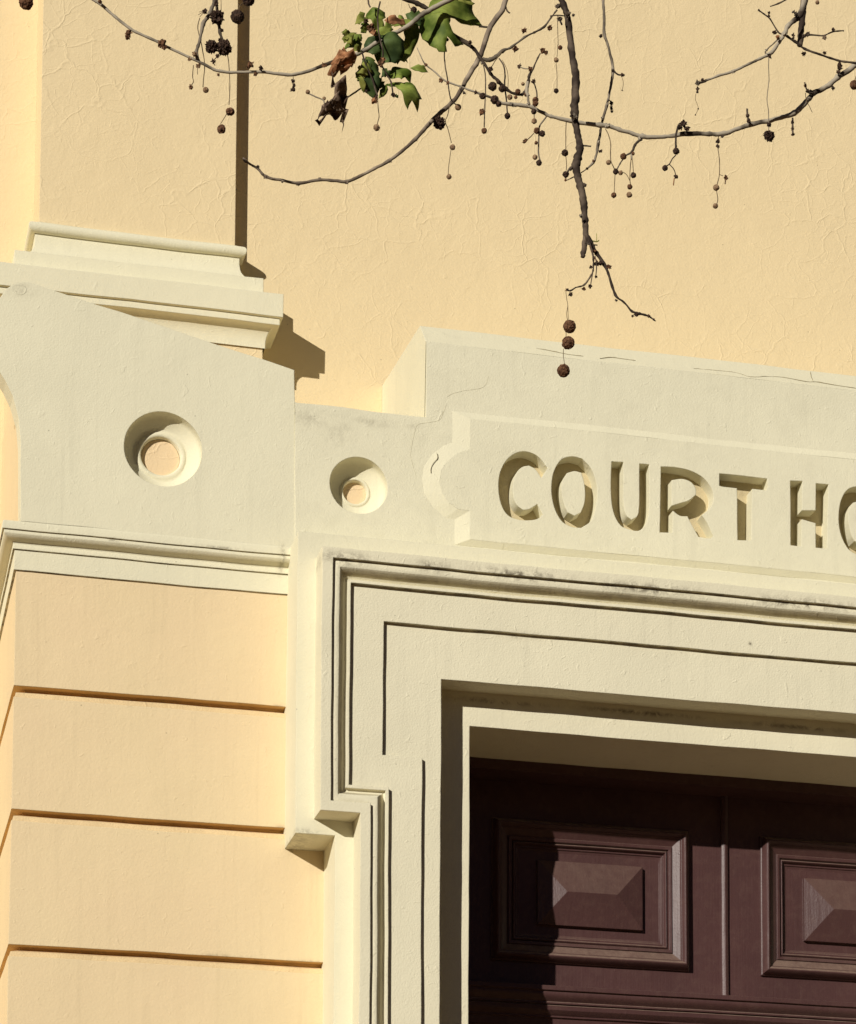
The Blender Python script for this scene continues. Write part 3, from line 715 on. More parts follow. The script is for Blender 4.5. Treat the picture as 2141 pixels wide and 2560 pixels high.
def leaf(poly, Y, par, m='leaf', curl=.03, seed=1, label=None, name='leaf', fold=0.0, crump=0.0):
    """leaf outline in photo pixels, meshed as a bent blade 0.8 mm thick"""
    o2 = dens([W(x, y, Y) for x, y in poly], .006)
    xs = [p[0] for p in o2]; zs = [p[1] for p in o2]
    cx, cz = sum(xs)/len(xs), sum(zs)/len(zs); sz = max(max(xs)-min(xs), max(zs)-min(zs))
    sd = Vector((seed*1.7, seed*.3, 0))
    # jag the edge a little
    o2 = [(x+noise.noise(Vector((x*160, z*160, seed)))*.003, z+noise.noise(Vector((x*160, z*160, seed+9)))*.003) for x, z in o2]
    n = len(o2)
    # inner rings toward the centre for bending
    V = []; F = []
    rings = [1, .8, .6, .4, .2]
    def yoff(x, z):
        u, w_ = (x-cx)/sz, (z-cz)/sz
        return curl*(u*u*2.2+w_*w_*1.2) + noise.noise(Vector((u*2.2, w_*2.2, 0))+sd)*curl*.9 - fold*abs(u-.3*w_) + crump*noise.noise(Vector((u*7, w_*7, 3))+sd)
    tris = tessellate_polygon([[Vector((x, z, 0)) for x, z in o2]])
    # triangulate then subdivide for bending
    bm = bmesh.new(); vv = [bm.verts.new((x, 0, z)) for x, z in o2]
    for t_ in tris:
        try: bm.faces.new([vv[i] for i in t_])
        except ValueError: pass
    for it in range(2):
        es = [e for e in bm.edges if e.calc_length() > sz*.07]
        if es: bmesh.ops.subdivide_edges(bm, edges=es, cuts=1); bmesh.ops.triangulate(bm, faces=bm.faces)
    for v in bm.verts: v.co.y = Y+yoff(v.co.x, v.co.z)
    bm.verts.index_update(); V = [v.co.copy() for v in bm.verts]; F = [tuple(v.index for v in f.verts) for f in bm.faces]
    bd = [tuple(v.index for v in e.verts) for e in bm.edges if e.is_boundary]
    k = len(V); bm.free()
    V2 = V+[p+Vector((0, .0008, 0)) for p in V]
    F2 = F+[tuple(reversed([k+i for i in f])) for f in F]+[(a, b, k+b, k+a) for a, b in bd]
    return mk(name, V2, F2, M[m], par, 0, label=label, smooth=True)
def br(name, label, x, y, Y): return thing(name, label, 'branch', tuple(W3(x, y, Y)), group='branches of the plane tree hanging before the wall')
def S_(pts, Y, par, m='stalk', r=1.2, name='stalk', seed=0):
    return tube([(a, b, r, Y) for a, b in pts], M[m], par, name, seed, knot=.1, seg=6)
Z2 = lambda l: [(600+.41*x, .41*y) for x, y in l]
# ---- A : leafy branch crossing the upper left
YA = -5.0
A = br('leafy_branch', 'long thin branch at top left carrying a tuft of green and withered leaves', 1135, -20, YA)
pa = [(1190,-40,7),(1135,-6,7),(1085,20,7),(1055,37,7),(1020,66,6),(985,84,6),(940,108,6),(905,130,5.5),(870,142,5.5),(840,152,5),(805,165,5),(765,180,4.5),(719,187,4.5),(662,180,4),(600,181,3.8),(549,178,4),(517,164,4),(480,146,3.6),(426,121,3.4),(389,102,3.6),(340,80,3.8),(324,70,4.2),(287,41,3.8),(254,12,4),(229,-5,4),(185,-50,4)]
tube([(a, b, c, YA) for a, b, c in pa], M['bark_pale_dapple'], A, 'stem', 1)
for x, y, r, m in ((322,82,12,'ball'),(320,93,9,'ball'),(405,108,14,'ball'),(412,118,10,'ball'),(474,148,7,'ball_pale'),(487,136,8,'ball_pale'),(497,164,9,'ball_pale'),(546,187,6,'ball'),(250,4,8,'ball'),(627,162,12,'ball'),(652,171,9,'ball_dark'),(639,185,8,'ball'),(811,163,9,'ball'),(733,203,7,'ball_dark'),(733,224,9,'ball_dark'),(735,213,7,'ball_dark')):
    clump(x, y, r, YA-.01, A, m)
S_([(733,190),(734,205),(733,224)], YA, A)
def lf(z, m, s, cu=.02, dy=0, **k): return leaf(Z2(z), YA+dy, A, m, curl=cu, seed=s, **k)
lf([(1110,100),(1150,40),(1190,-40),(1300,-60),(1430,-30),(1450,60),(1490,135),(1440,138),(1380,128),(1310,118),(1278,125),(1272,165),(1285,205),(1320,238),(1370,262),(1310,280),(1285,262),(1262,240),(1250,290),(1262,320),(1215,312),(1165,265),(1125,210),(1110,150)], 'leaf', 1, .03, .03, label='large three lobed green leaf')
lf([(780,60),(812,35),(850,45),(892,62),(888,110),(870,125),(886,150),(880,175),(850,200),(815,160),(795,110),(770,95)], 'leaf', 2, .02, .02)
lf([(1010,105),(1045,120),(1090,175),(1096,230),(1060,300),(1010,372),(960,368),(1000,300),(1010,230),(990,160),(940,150),(960,125)], 'leaf', 3, .02, .015)
lf([(870,215),(905,180),(960,178),(1010,232),(1008,300),(995,340),(955,366),(890,366),(875,320),(860,260)], 'leaf_dark', 4, .02, -.02)
lf([(790,215),(840,225),(905,205),(930,230),(880,270),(870,310),(810,330),(770,300),(760,255)], 'leaf_dark', 5, .02, -.005)
lf([(752,338),(800,365),(850,380),(862,440),(850,480),(856,530),(832,590),(795,572),(760,545),(738,500),(735,430)], 'leaf_dark', 6, .02, -.01)
lf([(720,430),(760,440),(800,500),(790,560),(750,545),(722,490)], 'leaf', 7, .015, .01)
lf([(935,400),(985,395),(1020,408),(1045,430),(1052,487),(1030,478),(1008,465),(985,492),(940,475),(918,440)], 'leaf', 8, .015, 0)
lf([(908,485),(945,468),(985,472),(1030,482),(1060,515),(1100,560),(1117,592),(1098,600),(1100,658),(1072,635),(1048,612),(1042,632),(1030,652),(1010,628),(990,590),(960,545),(925,515)], 'leaf', 9, .02, -.01)
lf([(1042,405),(1085,395),(1125,402),(1150,437),(1110,437),(1070,425)], 'leaf', 10, .01, 0)
lf([(640,215),(700,205),(750,198),(745,240),(700,262),(675,288),(640,288),(660,250)], 'leaf', 11, .01, .01)
lf([(628,198),(660,200),(692,190),(720,180),(700,215),(688,240),(655,240),(640,222)], 'leaf_young', 12, .01, -.01)
lf([(850,545),(880,525),(908,498),(902,545),(880,585),(850,600)], 'leaf', 13, .01, 0)
lf([(735,400),(760,370),(790,385),(800,410),(812,440),(780,430),(790,450),(750,450),(710,438),(740,425)], 'leaf_young', 14, .01, -.02)
lf([(715,440),(745,455),(770,520),(765,560),(740,530),(725,480)], 'leaf_young', 15, .01, -.015)
lf([(1320,-20),(1380,0),(1440,10),(1420,30),(1370,25),(1330,10)], 'leaf_young', 16, .01, .0)
lf([(660,255),(700,245),(745,262),(740,300),(700,290),(640,290)], 'leaf', 17, .01, .005)
lf([(885,110),(915,100),(945,90),(960,110),(1010,105),(1020,130),(980,145),(940,150),(905,130)], 'leaf_dry', 18, .02, -.01, label='withered pale flower scales')
lf([(563,345),(600,310),(640,290),(690,285),(716,320),(712,370),(680,405),(640,412),(600,425),(570,442),(556,420),(545,400),(575,380)], 'leaf_dry', 21, .03, -.03, crump=.035, label='withered orange brown leaf')
lf([(553,462),(590,470),(625,480),(650,540),(652,600),(665,670),(650,700),(632,772),(622,720),(625,680),(560,690),(500,722),(468,718),(500,700),(545,665),(500,672),(497,655),(540,640),(570,600),(572,560),(565,510)], 'leaf_dead', 22, .03, -.03, crump=.05, label='curled dead brown leaf')
lf([(560,600),(600,590),(585,625),(540,650),(500,672),(500,655)], 'leaf_dead', 23, .03, -.05, crump=.02)
def young(x, y, r, ang, m, dy, s_):
    o_ = []
    for k in range(15):
        a = -2.5+5.0*k/14; rad = r*(.55+.45*abs(math.cos(a*1.5)))*(1.0 if k % 2 else .78)
        o_.append((x+rad*math.cos(a+ang), y+rad*math.sin(a+ang)))
    leaf(o_, YA+dy, A, M and m, curl=.008, seed=s_)
for q in ((905,45,16,.4,'leaf_young',.0,31),(915,66,14,2.2,'leaf',.01,32),(893,100,15,1.2,'leaf',.005,33),(872,96,13,3.2,'leaf_young',-.01,34),(868,84,12,-2.6,'leaf_young',-.012,35),(930,115,17,.9,'leaf_dark',.01,36),
          (950,132,18,-.4,'leaf',.02,37),(965,76,20,-.9,'leaf',.025,38),(1003,140,16,.5,'leaf',.012,39),(905,178,15,2.4,'leaf_young',-.018,40),(915,205,14,1.8,'leaf',-.005,41),(948,205,15,.6,'leaf',.004,42),(965,180,12,.2,'leaf_dark',.0,43),
          (895,118,10,2.8,'leaf_young',-.02,44),(1000,52,15,-1.2,'leaf',.03,45),(925,152,13,2.0,'leaf',-.008,46),(1040,45,22,-.6,'leaf_dark',.035,47)): young(q[0], q[1], q[2]*1.3, *q[3:])
S_([(833,188),(848,172),(862,158)], YA-.02, A, r=2)
S_([(768,232),(790,242),(808,250),(813,262)], YA+.02, A, 'bark_mid', 2.2); ball(770, 230, 6, YA+.02, A, 'ball_pale'); ball(811, 246, 5, YA+.02, A, 'ball_pale')
S_([(870,243),(888,231),(905,220),(940,205)], YA+.03, A, 'bark_mid', 2.4)
S_([(905,130),(915,160),(932,200),(944,240)], YA-.02, A, 'bark_dark', 2.5)
S_([(944,240),(946,270),(948,292),(943,312)], YA-.02, A, r=1.2); ball(942, 319, 9, YA-.02, A, 'ball_pale')
S_([(951,4),(946,28),(945,60),(950,95),(958,130),(955,160),(965,182),(978,205),(984,235),(996,244)], YA-.03, A, 'bark_dark', 2.3)
for x, y, r, m in ((928,70,13,'ball'),(935,82,10,'leaf_dry'),(914,52,9,'ball_dark'),(953,158,13,'ball'),(958,150,9,'leaf_dry'),(936,252,11,'leaf_dry'),(940,245,9,'ball_dark'),(984,238,8,'ball_dark'),(916,228,5,'ball_dark'),(993,240,6,'leaf_dark')):
    clump(x, y, r, YA-.035, A, m, el=1.2)
S_([(920,-10),(922,8),(926,18)], YA, A, 'bark_dark', 2.5)
# ---- B : short hanging spur at the top left
YB = -4.9
Bb = br('hanging_spur', 'knobbly spur hanging from the top edge above the left arching branch with dark seed balls', 540, -30, YB)
tube([(545,-50,5,YB),(537,0,6,YB),(525,33,5.5,YB),(508,61,4.5,YB),(500,102,4,YB),(491,131,5,YB),(499,156,4,YB)], M['bark_mid'], Bb, 'stem', 3, .3)
tube([(541,-10,4,YB),(545,41,4,YB),(551,82,4,YB),(558,105,4.5,YB)], M['bark_mid'], Bb, 'stem', 4, .3)
for x, y, r in ((529,117,15),(561,119,17),(543,43,16)): ball(x, y, r, YB-.01, Bb, 'ball_dark', .35)
for x, y, r, m in ((512,29,9,'ball_dark'),(541,10,9,'ball_dark'),(487,135,10,'ball'),(556,76,6,'ball_dark'),(544,140,7,'ball_dark'),(534,153,8,'ball_dark'),(551,100,8,'ball_dark')): clump(x, y, r, YB-.01, Bb, m)
for a in ((-16,9),(-14,2),(-12,14)): S_([(512,28),(512+a[0],28+a[1])], YB, Bb, r=.8)
S_([(568,128),(573,165),(575,215),(573,262)], YB, Bb); ball(576, 279, 11, YB, Bb, 'ball', .25)
S_([(568,283),(560,297),(552,309)], YB, Bb, 'stalk', 1.0); ball(554, 323, 11.5, YB, Bb, 'ball', .25)
S_([(500,45),(495,70),(504,110),(512,160),(509,200),(508,218)], YB+.01, Bb, r=1.3); ball(515, 225, 8, YB, Bb, 'ball_pale')
S_([(484,163),(482,190),(484,204),(478,215)], YB, Bb); clump(478, 218, 8, YB, Bb, 'ball')
S_([(494,160),(494,186)], YB, Bb, r=.9)
S_([(552,-20),(553,30),(545,60)], YB, Bb, r=.9)
B2b = br('seed_spray', 'pair of large dark seed balls hanging from the top edge over the shaded pilaster edge', 610, -40, YB)
S_([(625,-60),(624,-20),(621,0)], YB, B2b); ball(621, -1, 17, YB, B2b, 'ball_dark'); ball(594, 42, 18, YB, B2b, 'ball_dark'); S_([(612,6),(600,14),(598,28)], YB, B2b)
B3b = br('seed_spray', 'single large seed ball hanging at the top left corner', 65, -60, YB); S_([(70,-80),(67,-30),(66,0)], YB, B3b); ball(65.6, 6, 18.5, YB, B3b, 'ball')
# ---- C : smooth bow
YCc = -4.8
M['bark_tan'] = flat('bark_tan', (.17,.125,.09), second=(.36,.29,.21), scale=20, lo=.42, hi=.6, bump=.003)
Cb = br('bowed_branch', 'bare smooth twig bowing down from top centre and ending at the pilaster shadow', 1262, -30, YCc)
pc = [(1285,-60,8),(1266,-8,7.5),(1256,25,7.5),(1227,66,7.5),(1215,98,7),(1203,135,7),(1190,160,7),(1170,193,6.5),(1153,225,6),(1133,254,6),(1100,283,6),(1071,312,5.5),(1039,348,5),(1006,377,4.6),(973,402,4.6),(936,422,4.4),(899,441,4.2),(866,454,4.6),(830,451,4.2),(797,450,4),(748,458,4.2),(707,451,3.6),(666,442,4),(645,422,3.4),(625,410,3),(612,400,4.5),(609,394,2)]
tube([(a, b, c, YCc) for a, b, c in pc], M['bark_tan'], Cb, 'stem', 5, .10)
for x, y, r in ((867,457,6),(746,461,6),(665,443,7),(645,417,6),(799,446,5),(707,454,5),(1040,349,6),(1161,232,6),(616,404,7),(977,404,5),(1102,281,6)): clump(x, y, r, YCc, Cb, 'bark_tan', 'bud')
S_([(1264,14),(1268,26),(1275,33)], YCc, Cb, 'bark_dark', 2.5); S_([(1222,68),(1208,67),(1198,66)], YCc, Cb, 'bark_mid', 3); S_([(1204,145),(1205,160)], YCc, Cb, 'bark_pale_dapple', 4)
# ---- D : dark twig crossing from the leaves
YD = -4.95
Db = br('dark_twig', 'dark crooked twig running from the leaf tuft to the crowded seed balls', 1018, -30, YD)
tube([(975,-20,5,YD),(1018,0,6,YD),(1043,8,6,YD),(1084,31,7,YD),(1108,66,8,YD),(1129,86,7,YD),(1166,107,6,YD),(1186,123,5,YD),(1200,143,4.5,YD),(1212,160,4,YD),(1227,184,4,YD),(1244,201,5,YD),(1265,222,5,YD),(1286,234,3.5,YD),(1305,236,4,YD),(1316,226,5,YD),(1321,205,4.6,YD),(1325,186,3.8,YD),(1333,172,2.5,YD),(1345,145,2,YD),(1351,134,2,YD)], M['bark_dark'], Db, 'stem', 7, .2)
tube([(1206,147,4,YD+.02),(1224,150,6,YD+.02),(1240,142,5.5,YD+.02),(1256,128,4.5,YD+.02),(1280,117,3.4,YD+.02),(1312,93,2.8,YD+.02),(1336,81,2.6,YD+.02),(1360,68,3,YD+.02),(1378,44,2,YD+.02),(1393,25,2.4,YD+.02)], M['bark_mid'], Db, 'stem', 8, .25)
for x, y, r, m in ((1311,77,10,'ball'),(1375,70,10,'ball'),(1289,122,10,'ball'),(1357,127,11,'ball'),(1365,132,8,'ball'),(1299,166,8,'ball_dark'),(1326,172,9,'ball'),(1335,204,9,'ball_dark'),(1227,173,9,'ball_dark'),(1176,106,7,'ball_dark'),(1098,88,8,'ball_dark'),(1118,98,7,'ball_dark')): clump(x, y, r, YD-.01, Db, m)
for x, y, r, m in ((1035,25,9,'ball_dark'),(1232,216,12,'ball_dark'),(1256,222,10,'ball_dark'),(1295,229,7.5,'ball'),(1275,243,7.5,'ball_pale'),(1308,210,5,'ball_pale'),(1290,243,5,'ball'),(1316,236,6,'ball'),(1247,205,6,'ball_dark')): ball(x, y, r, YD-.01, Db, m, .15)
S_([(1022,10),(1026,20),(1035,25)], YD, Db)
S_([(1114,96),(1112,125),(1112,152),(1119,197),(1127,246),(1141,262)], YD, Db, 'bark_dark', 1.8); ball(1146, 268, 9, YD, Db, 'ball_pale')
S_([(1125,262),(1119,290),(1114,303),(1121,325),(1129,357)], YD, Db); ball(1099, 307, 14.5, YD, Db, 'ball_dark', .35); ball(1132, 368, 8, YD, Db, 'ball_pale'); S_([(1128,374),(1123,410),(1121,436)], YD, Db, r=1); ball(1123, 442, 7, YD, Db, 'ball_pale')
S_([(1209,163),(1214,190),(1214,235),(1212,280),(1211,318)], YD, Db, 'bark_dark', 1.7); ball(1211, 327, 8, YD, Db, 'ball'); clump(1206, 279, 10, YD, Db, 'ball'); clump(1204, 283, 8, YD, Db, 'leaf_dry')
S_([(1248,146),(1260,165),(1263,190),(1262,215),(1266,245),(1269,282)], YD, Db, 'bark_dark', 2.2); ball(1269, 290, 8.5, YD, Db, 'ball_dark')
S_([(1256,150),(1268,175),(1271,200),(1270,225)], YD, Db, r=.9)
S_([(1336,208),(1343,235),(1341,262)], YD, Db, 'bark_mid', 2); 
S_([(1299,166),(1310,171),(1326,172)], YD, Db, 'bark_pale_dapple', 1.8); S_([(1256,128),(1240,150),(1228,170)], YD, Db, r=1.2)
S_([(556,118),(546,138),(534,153),(538,164)], YB, Bb, r=1.2)
# ---- E : thick stem
YE = -5.05
Eb = br('thick_stem', 'thickest dark stem hanging straight down with a cut stub and three round seed balls', 1404, -40, YE)
pe = [(1396,-60,9),(1404,-5,9),(1416,30,9),(1422,59,9),(1428,118,9.5),(1436,163,10.5),(1440,207,11.5),(1438,252,11),(1437,281,11),(1440,311,9.5),(1446,341,9),(1450,370,10),(1445,395,12),(1441,412,12),(1444,440,9.5),(1452,467,11),(1458,495,10),(1461,520,9.5),(1463,551,9),(1465,585,8.5),(1463,605,8),(1459,632,7),(1457,643,6)]
tube([(a, b, c, YE) for a, b, c in pe], M['bark_dark'], Eb, 'stem', 11, .16, 12)
tube([(1466,585,6,YE-.01),(1477,608,7,YE-.01),(1492,633,5.5,YE-.01),(1511,661,5,YE-.01),(1521,683,3.6,YE-.01),(1539,737,3.6,YE-.01),(1561,756,2.6,YE-.01),(1580,778,3,YE-.01),(1599,784,3.5,YE-.01),(1621,790,2.4,YE-.01),(1640,803,1.4,YE-.01)], M['bark_dark'], Eb, 'stem', 12, .25)
tube([(1472,600,3.5,YE-.02),(1480,625,2.6,YE-.02),(1484,650,2.4,YE-.02),(1483,677,2,YE-.02),(1477,690,2.4,YE-.02),(1461,712,2.2,YE-.02),(1440,719,1.8,YE-.02),(1426,727,2.4,YE-.02),(1417,723,3,YE-.02)], M['bark_dark'], Eb, 'stem', 13, .25)
S_([(1483,677),(1480,695),(1477,712)], YE-.02, Eb, 'bark_dark', 1.6); S_([(1475,615),(1484,640),(1495,655)], YE-.02, Eb, 'ball', 2.2); S_([(1488,640),(1492,665),(1490,690)], YE-.02, Eb, 'bark_mid', 1.6)
for x, y, r, m in ((1492,660,10,'ball_dark'),(1502,658,8,'ball_dark'),(1523,667,9,'ball'),(1487,628,7,'ball'),(1476,716,7,'ball_dark'),(1460,722,7,'ball'),(1427,736,8,'ball_dark'),(1418,724,6,'ball_pale'),(1591,786,8,'ball_dark'),(1582,790,5,'ball_dark'),(1622,790,6,'ball_dark'),(1635,799,5,'ball_dark'),(1491,692,5,'ball_dark'),(1541,751,5,'bark_dark'),(1453,540,7,'bark_mid'),(1430,290,8,'bark_dark'),(1463,463,7,'bark_dark'),(1478,668,6,'ball_dark'),(1395,15,10,'bark_dark'),(1400,48,9,'bark_dark'),(1420,35,12,'bark_dark'),(1434,38,6,'bark_dark'),(1437,290,11,'bark_mid'),(1470,608,8,'bark_mid')): clump(x, y, r, YE-.015, Eb, m)
S_([(1481,602),(1492,604),(1498,601)], YE, Eb, 'leaf_young', 1.8); S_([(1492,584),(1492,603)], YE, Eb, 'leaf_young', .9); S_([(1484,612),(1494,613)], YE, Eb, 'bark_dark', 2)
S_([(1450,366),(1462,364),(1478,366)], YE, Eb, 'bark_mid', 2.6); S_([(1376,40),(1395,38),(1412,40)], YE, Eb, 'bark_dark', 2); S_([(1400,50),(1405,62)], YE, Eb, 'bark_dark', 3)
S_([(1427,418),(1418,432),(1414,445)], YE, Eb, 'bark_dark', 3); ball(1415, 436, 8.5, YE-.02, Eb, 'ball_dark', .3)
S_([(1436,412),(1425,424)], YE, Eb, 'bark_dark', 5)
S_([(1415,728),(1417,745),(1420,765),(1421,800)], YE-.02, Eb, r=.9); S_([(1420,765),(1417,785),(1419,800)], YE-.02, Eb, r=.9)
S_([(1416,832),(1415,845)], YE-.02, Eb, r=.9); S_([(1409,872),(1409,890),(1412,910)], YE-.02, Eb, r=.9)
for x, y in ((1424,816.5), (1421,857), (1409,927)): ball(x, y, 17.5, YE-.02, Eb, 'ball', .12)
S_([(1394,40),(1395,80),(1396,112)], YE+.02, Eb, r=1); ball(1401, 119, 6.5, YE+.02, Eb, 'ball'); S_([(1395,112),(1393,142)], YE+.02, Eb, r=.9); ball(1391, 150, 7, YE+.02, Eb, 'ball_pale'); S_([(1391,158),(1393,190),(1393,220)], YE+.02, Eb, r=.9); ball(1391, 227, 7, YE+.02, Eb, 'ball_dark')
# ---- F : long arc from the right
YF = -5.0
Fb = br('long_branch', 'long pale branch banded by dappled shade, sweeping in from the right edge across the stems', 2160, 150, YF)
pf_ = [(2230,90,8),(2180,128,8),(2141,160,7.5),(2124,175,7.5),(2095,193,7.5),(2072,214,7.5),(2035,233,7.5),(2015,256,7.5),(1985,283,7.5),(1955,293,6.5),(1923,302,6.5),(1878,311,7),(1845,322,6),(1810,334,6.5),(1774,335,6),(1721,334,6.5),(1679,340,5.5),(1638,343,5.5),(1606,341,6.5),(1585,335,5.5),(1549,324,5.5),(1520,315,6),(1500,313,6.5),(1452,307,5.5),(1416,300,5.5),(1378,291,4.6),(1362,284,4.6),(1330,268,5.5),(1318,265,5),(1289,262,5.5),(1271,260,5),(1253,257,4),(1240,248,3.6),(1194,232,3),(1153,217,2.6),(1112,201,2.4),(1088,180,2),(1063,160,1.8),(1050,135,1.5),(1043,119,1.3)]
tube([(a, b, c, YF) for a, b, c in pf_], M['bark_pale_dapple'], Fb, 'stem', 15, .14, 10)
for x, y, r, m in ((1709,308,14,'ball_dark'),(1718,322,10,'ball_dark'),(1701,318,10,'ball_dark'),(1795,353,8,'ball_dark'),(1795,365,7,'ball_dark'),(1870,290,8,'ball_dark'),(1873,303,9,'ball_dark'),(1982,305,6,'ball_dark'),(1982,322,6,'ball_dark'),(1983,336,6,'ball_dark'),(2014,214,6,'ball'),(2020,228,7,'ball_dark'),(2028,232,10,'bark_pale_dapple'),(2022,246,7,'bark_pale_dapple'),(1520,313,9,'bark_pale_dapple'),(1600,345,8,'bark_pale_dapple'),(2100,170,10,'ball_dark'),(2096,180,7,'ball_dark'),(2083,220,8,'bark_dark'),(1103,202,9,'ball'),(1065,162,6,'ball'),(1120,208,6,'ball'),(1190,230,7,'ball_dark'),(1153,219,6,'bark_mid'),(1322,262,8,'bark_pale_dapple'),(1280,262,9,'bark_pale_dapple'),(1806,341,6,'bark_dark')): clump(x, y, r, YF-.012, Fb, m)
S_([(1868,272),(1869,285),(1872,305)], YF, Fb, 'bark_dark', 3); S_([(1982,295),(1982,320),(1983,338)], YF, Fb, 'bark_dark', 3); S_([(2012,206),(2016,220),(2024,234)], YF, Fb, 'bark_dark', 2.5)
S_([(2014,232),(2016,250),(2024,266),(2031,281)], YF-.01, Fb, r=1)
S_([(1697,312),(1691,335),(1690,365),(1691,378)], YF-.015, Fb, 'bark_dark', 3); ball(1691, 378, 9.5, YF-.015, Fb, 'ball_dark', .15)
S_([(1690,388),(1682,396),(1674,410),(1665,416)], YF-.015, Fb, 'bark_dark', 1.7); ball(1663, 420, 8, YF-.015, Fb, 'ball_dark', .15); S_([(1674,411),(1685,423),(1690,438)], YF-.015, Fb, 'bark_dark', 1.5); clump(1690, 442, 8, YF-.015, Fb, 'ball_dark'); S_([(1686,446),(1684,463)], YF-.015, Fb, 'leaf_dry', 1.8)
S_([(1797,340),(1795,365),(1799,400),(1799,435),(1795,455),(1791,469)], YF, Fb, r=1.3); ball(1791, 469, 9, YF, Fb, 'ball_pale'); S_([(1792,478),(1795,500),(1790,515)], YF, Fb, r=1.2); ball(1789, 515, 7.5, YF, Fb, 'ball_pale'); S_([(1799,436),(1808,440)], YF, Fb, r=1); clump(1816, 444, 8, YF, Fb, 'ball'); S_([(1815,448),(1813,460)], YF, Fb, 'ball', 1.8)
for x, y, r, m in ((1237,249,11.5,'ball_dark'),(1247,260,8,'ball_dark'),(1207,240,9,'ball_dark'),(1339,250,8.5,'ball'),(1339,259,8,'ball'),(1335,279,7.5,'ball_dark'),(1336,303,7.5,'ball_pale')): ball(x, y, r, YF-.02, Fb, m, .18)
S_([(1335,270),(1336,290),(1336,300)], YF, Fb); S_([(1320,236),(1321,250),(1325,264)], YF, Fb, 'bark_mid', 3.5); S_([(1322,240),(1317,228),(1320,205)], YF, Fb, 'bark_pale_dapple', 5)
S_([(1366,292),(1358,303),(1350,314),(1348,330),(1347,360),(1347,385),(1351,402)], YF-.01, Fb, 'bark_mid', 2.2)
for x, y, r, m in ((1314,352,9,'ball'),(1311,355,7,'ball')): clump(x, y, r, YF, Fb, m, el=.7, ang=.6)
S_([(1335,333),(1326,343),(1316,351)], YF, Fb, r=1.3)
for x, y, r, m in ((1342,327,8.5,'ball'),(1356,334,8.5,'ball_dark'),(1341,357,5,'ball'),(1338,393,7,'ball_pale'),(1348,407,8,'ball_dark')): ball(x, y, r, YF-.015, Fb, m, .18)
S_([(1416,303),(1415,330),(1415,372)], YF, Fb, r=1.3); ball(1412.6, 382, 9.5, YF, Fb, 'ball_dark', .18); S_([(1415,391),(1417,410),(1416,426)], YF, Fb, r=1.2)
S_([(1514,322),(1522,338),(1527,360),(1527,398),(1533,415),(1539,427)], YF, Fb, r=1.4); ball(1522, 406, 7, YF-.01, Fb, 'ball_pale')
tube([(1604,347,4.5,YF),(1588,362,3.8,YF),(1580,380,3.2,YF),(1564,390,2.2,YF),(1550,410,2,YF),(1541,427,2,YF)], M['bark_mid'], Fb, 'stem', 17, .2, 7)
for x, y, r, m in ((1559,391,9,'ball'),(1540,429,8,'ball_dark'),(1552,432,6.5,'ball_pale'),(1584,438,8,'ball_dark'),(1583,384,5,'ball'),(1535,488,7.5,'ball'),(1575,467,7.5,'ball'),(1574,487,8,'ball_pale')): ball(x, y, r, YF-.01, Fb, m, .15)
S_([(1538,436),(1537,460),(1536,482)], YF, Fb, r=1.1); S_([(1580,380),(1577,410),(1575,440),(1577,465)], YF, Fb, r=1.3); S_([(1580,390),(1583,415),(1584,432)], YF, Fb, r=1.1); S_([(1558,430),(1568,438),(1575,452)], YF, Fb, r=1.1); S_([(1579,380),(1579,398)], YF, Fb, 'bark_pale_dapple', 3)
# ---- G : slender vertical
YG = -4.9
Gb = br('slender_twig', 'slender upright twig hanging to the right of the thickest stem', 1508, -40, YG)
tube([(1506,-50,4,YG),(1508,0,4,YG),(1511,44,3.8,YG),(1511,83,4.6,YG),(1520,112,3.6,YG),(1529,148,3.6,YG),(1533,175,4.6,YG),(1529,207,3.6,YG),(1523,237,3.4,YG),(1517,266,4,YG),(1508,296,3.8,YG),(1502,326,3.2,YG),(1496,361,4.4,YG),(1490,391,3.2,YG),(1484,406,3.6,YG),(1466,423,1.8,YG),(1443,438,1.6,YG),(1413,453,1.4,YG)], M['bark_mid'], Gb, 'stem', 19, .15)
for x, y, r, m in ((1503,90,7,'ball_dark'),(1534,177,7,'bark_dark'),(1556,188,7,'ball_dark'),(1529,258,7,'ball_dark'),(1529,270,7,'ball_dark'),(1530,279,5,'ball_dark'),(1503,314,8,'bark_pale_dapple'),(1506,295,5,'bark_pale_dapple'),(1497,355,6,'bark_pale_dapple'),(1502,378,7,'ball_dark'),(1485,403,6,'ball'),(1468,422,5,'ball'),(1414,450,5,'leaf_dry')): clump(x, y, r, YG-.01, Gb, m)
S_([(1521,248),(1529,258),(1530,279)], YG, Gb, 'bark_dark', 2); S_([(1533,176),(1545,186),(1562,188)], YG, Gb, 'bark_dark', 2.6); S_([(1555,192),(1559,208),(1556,225)], YG, Gb, r=.8); clump(1556, 226, 3, YG, Gb)
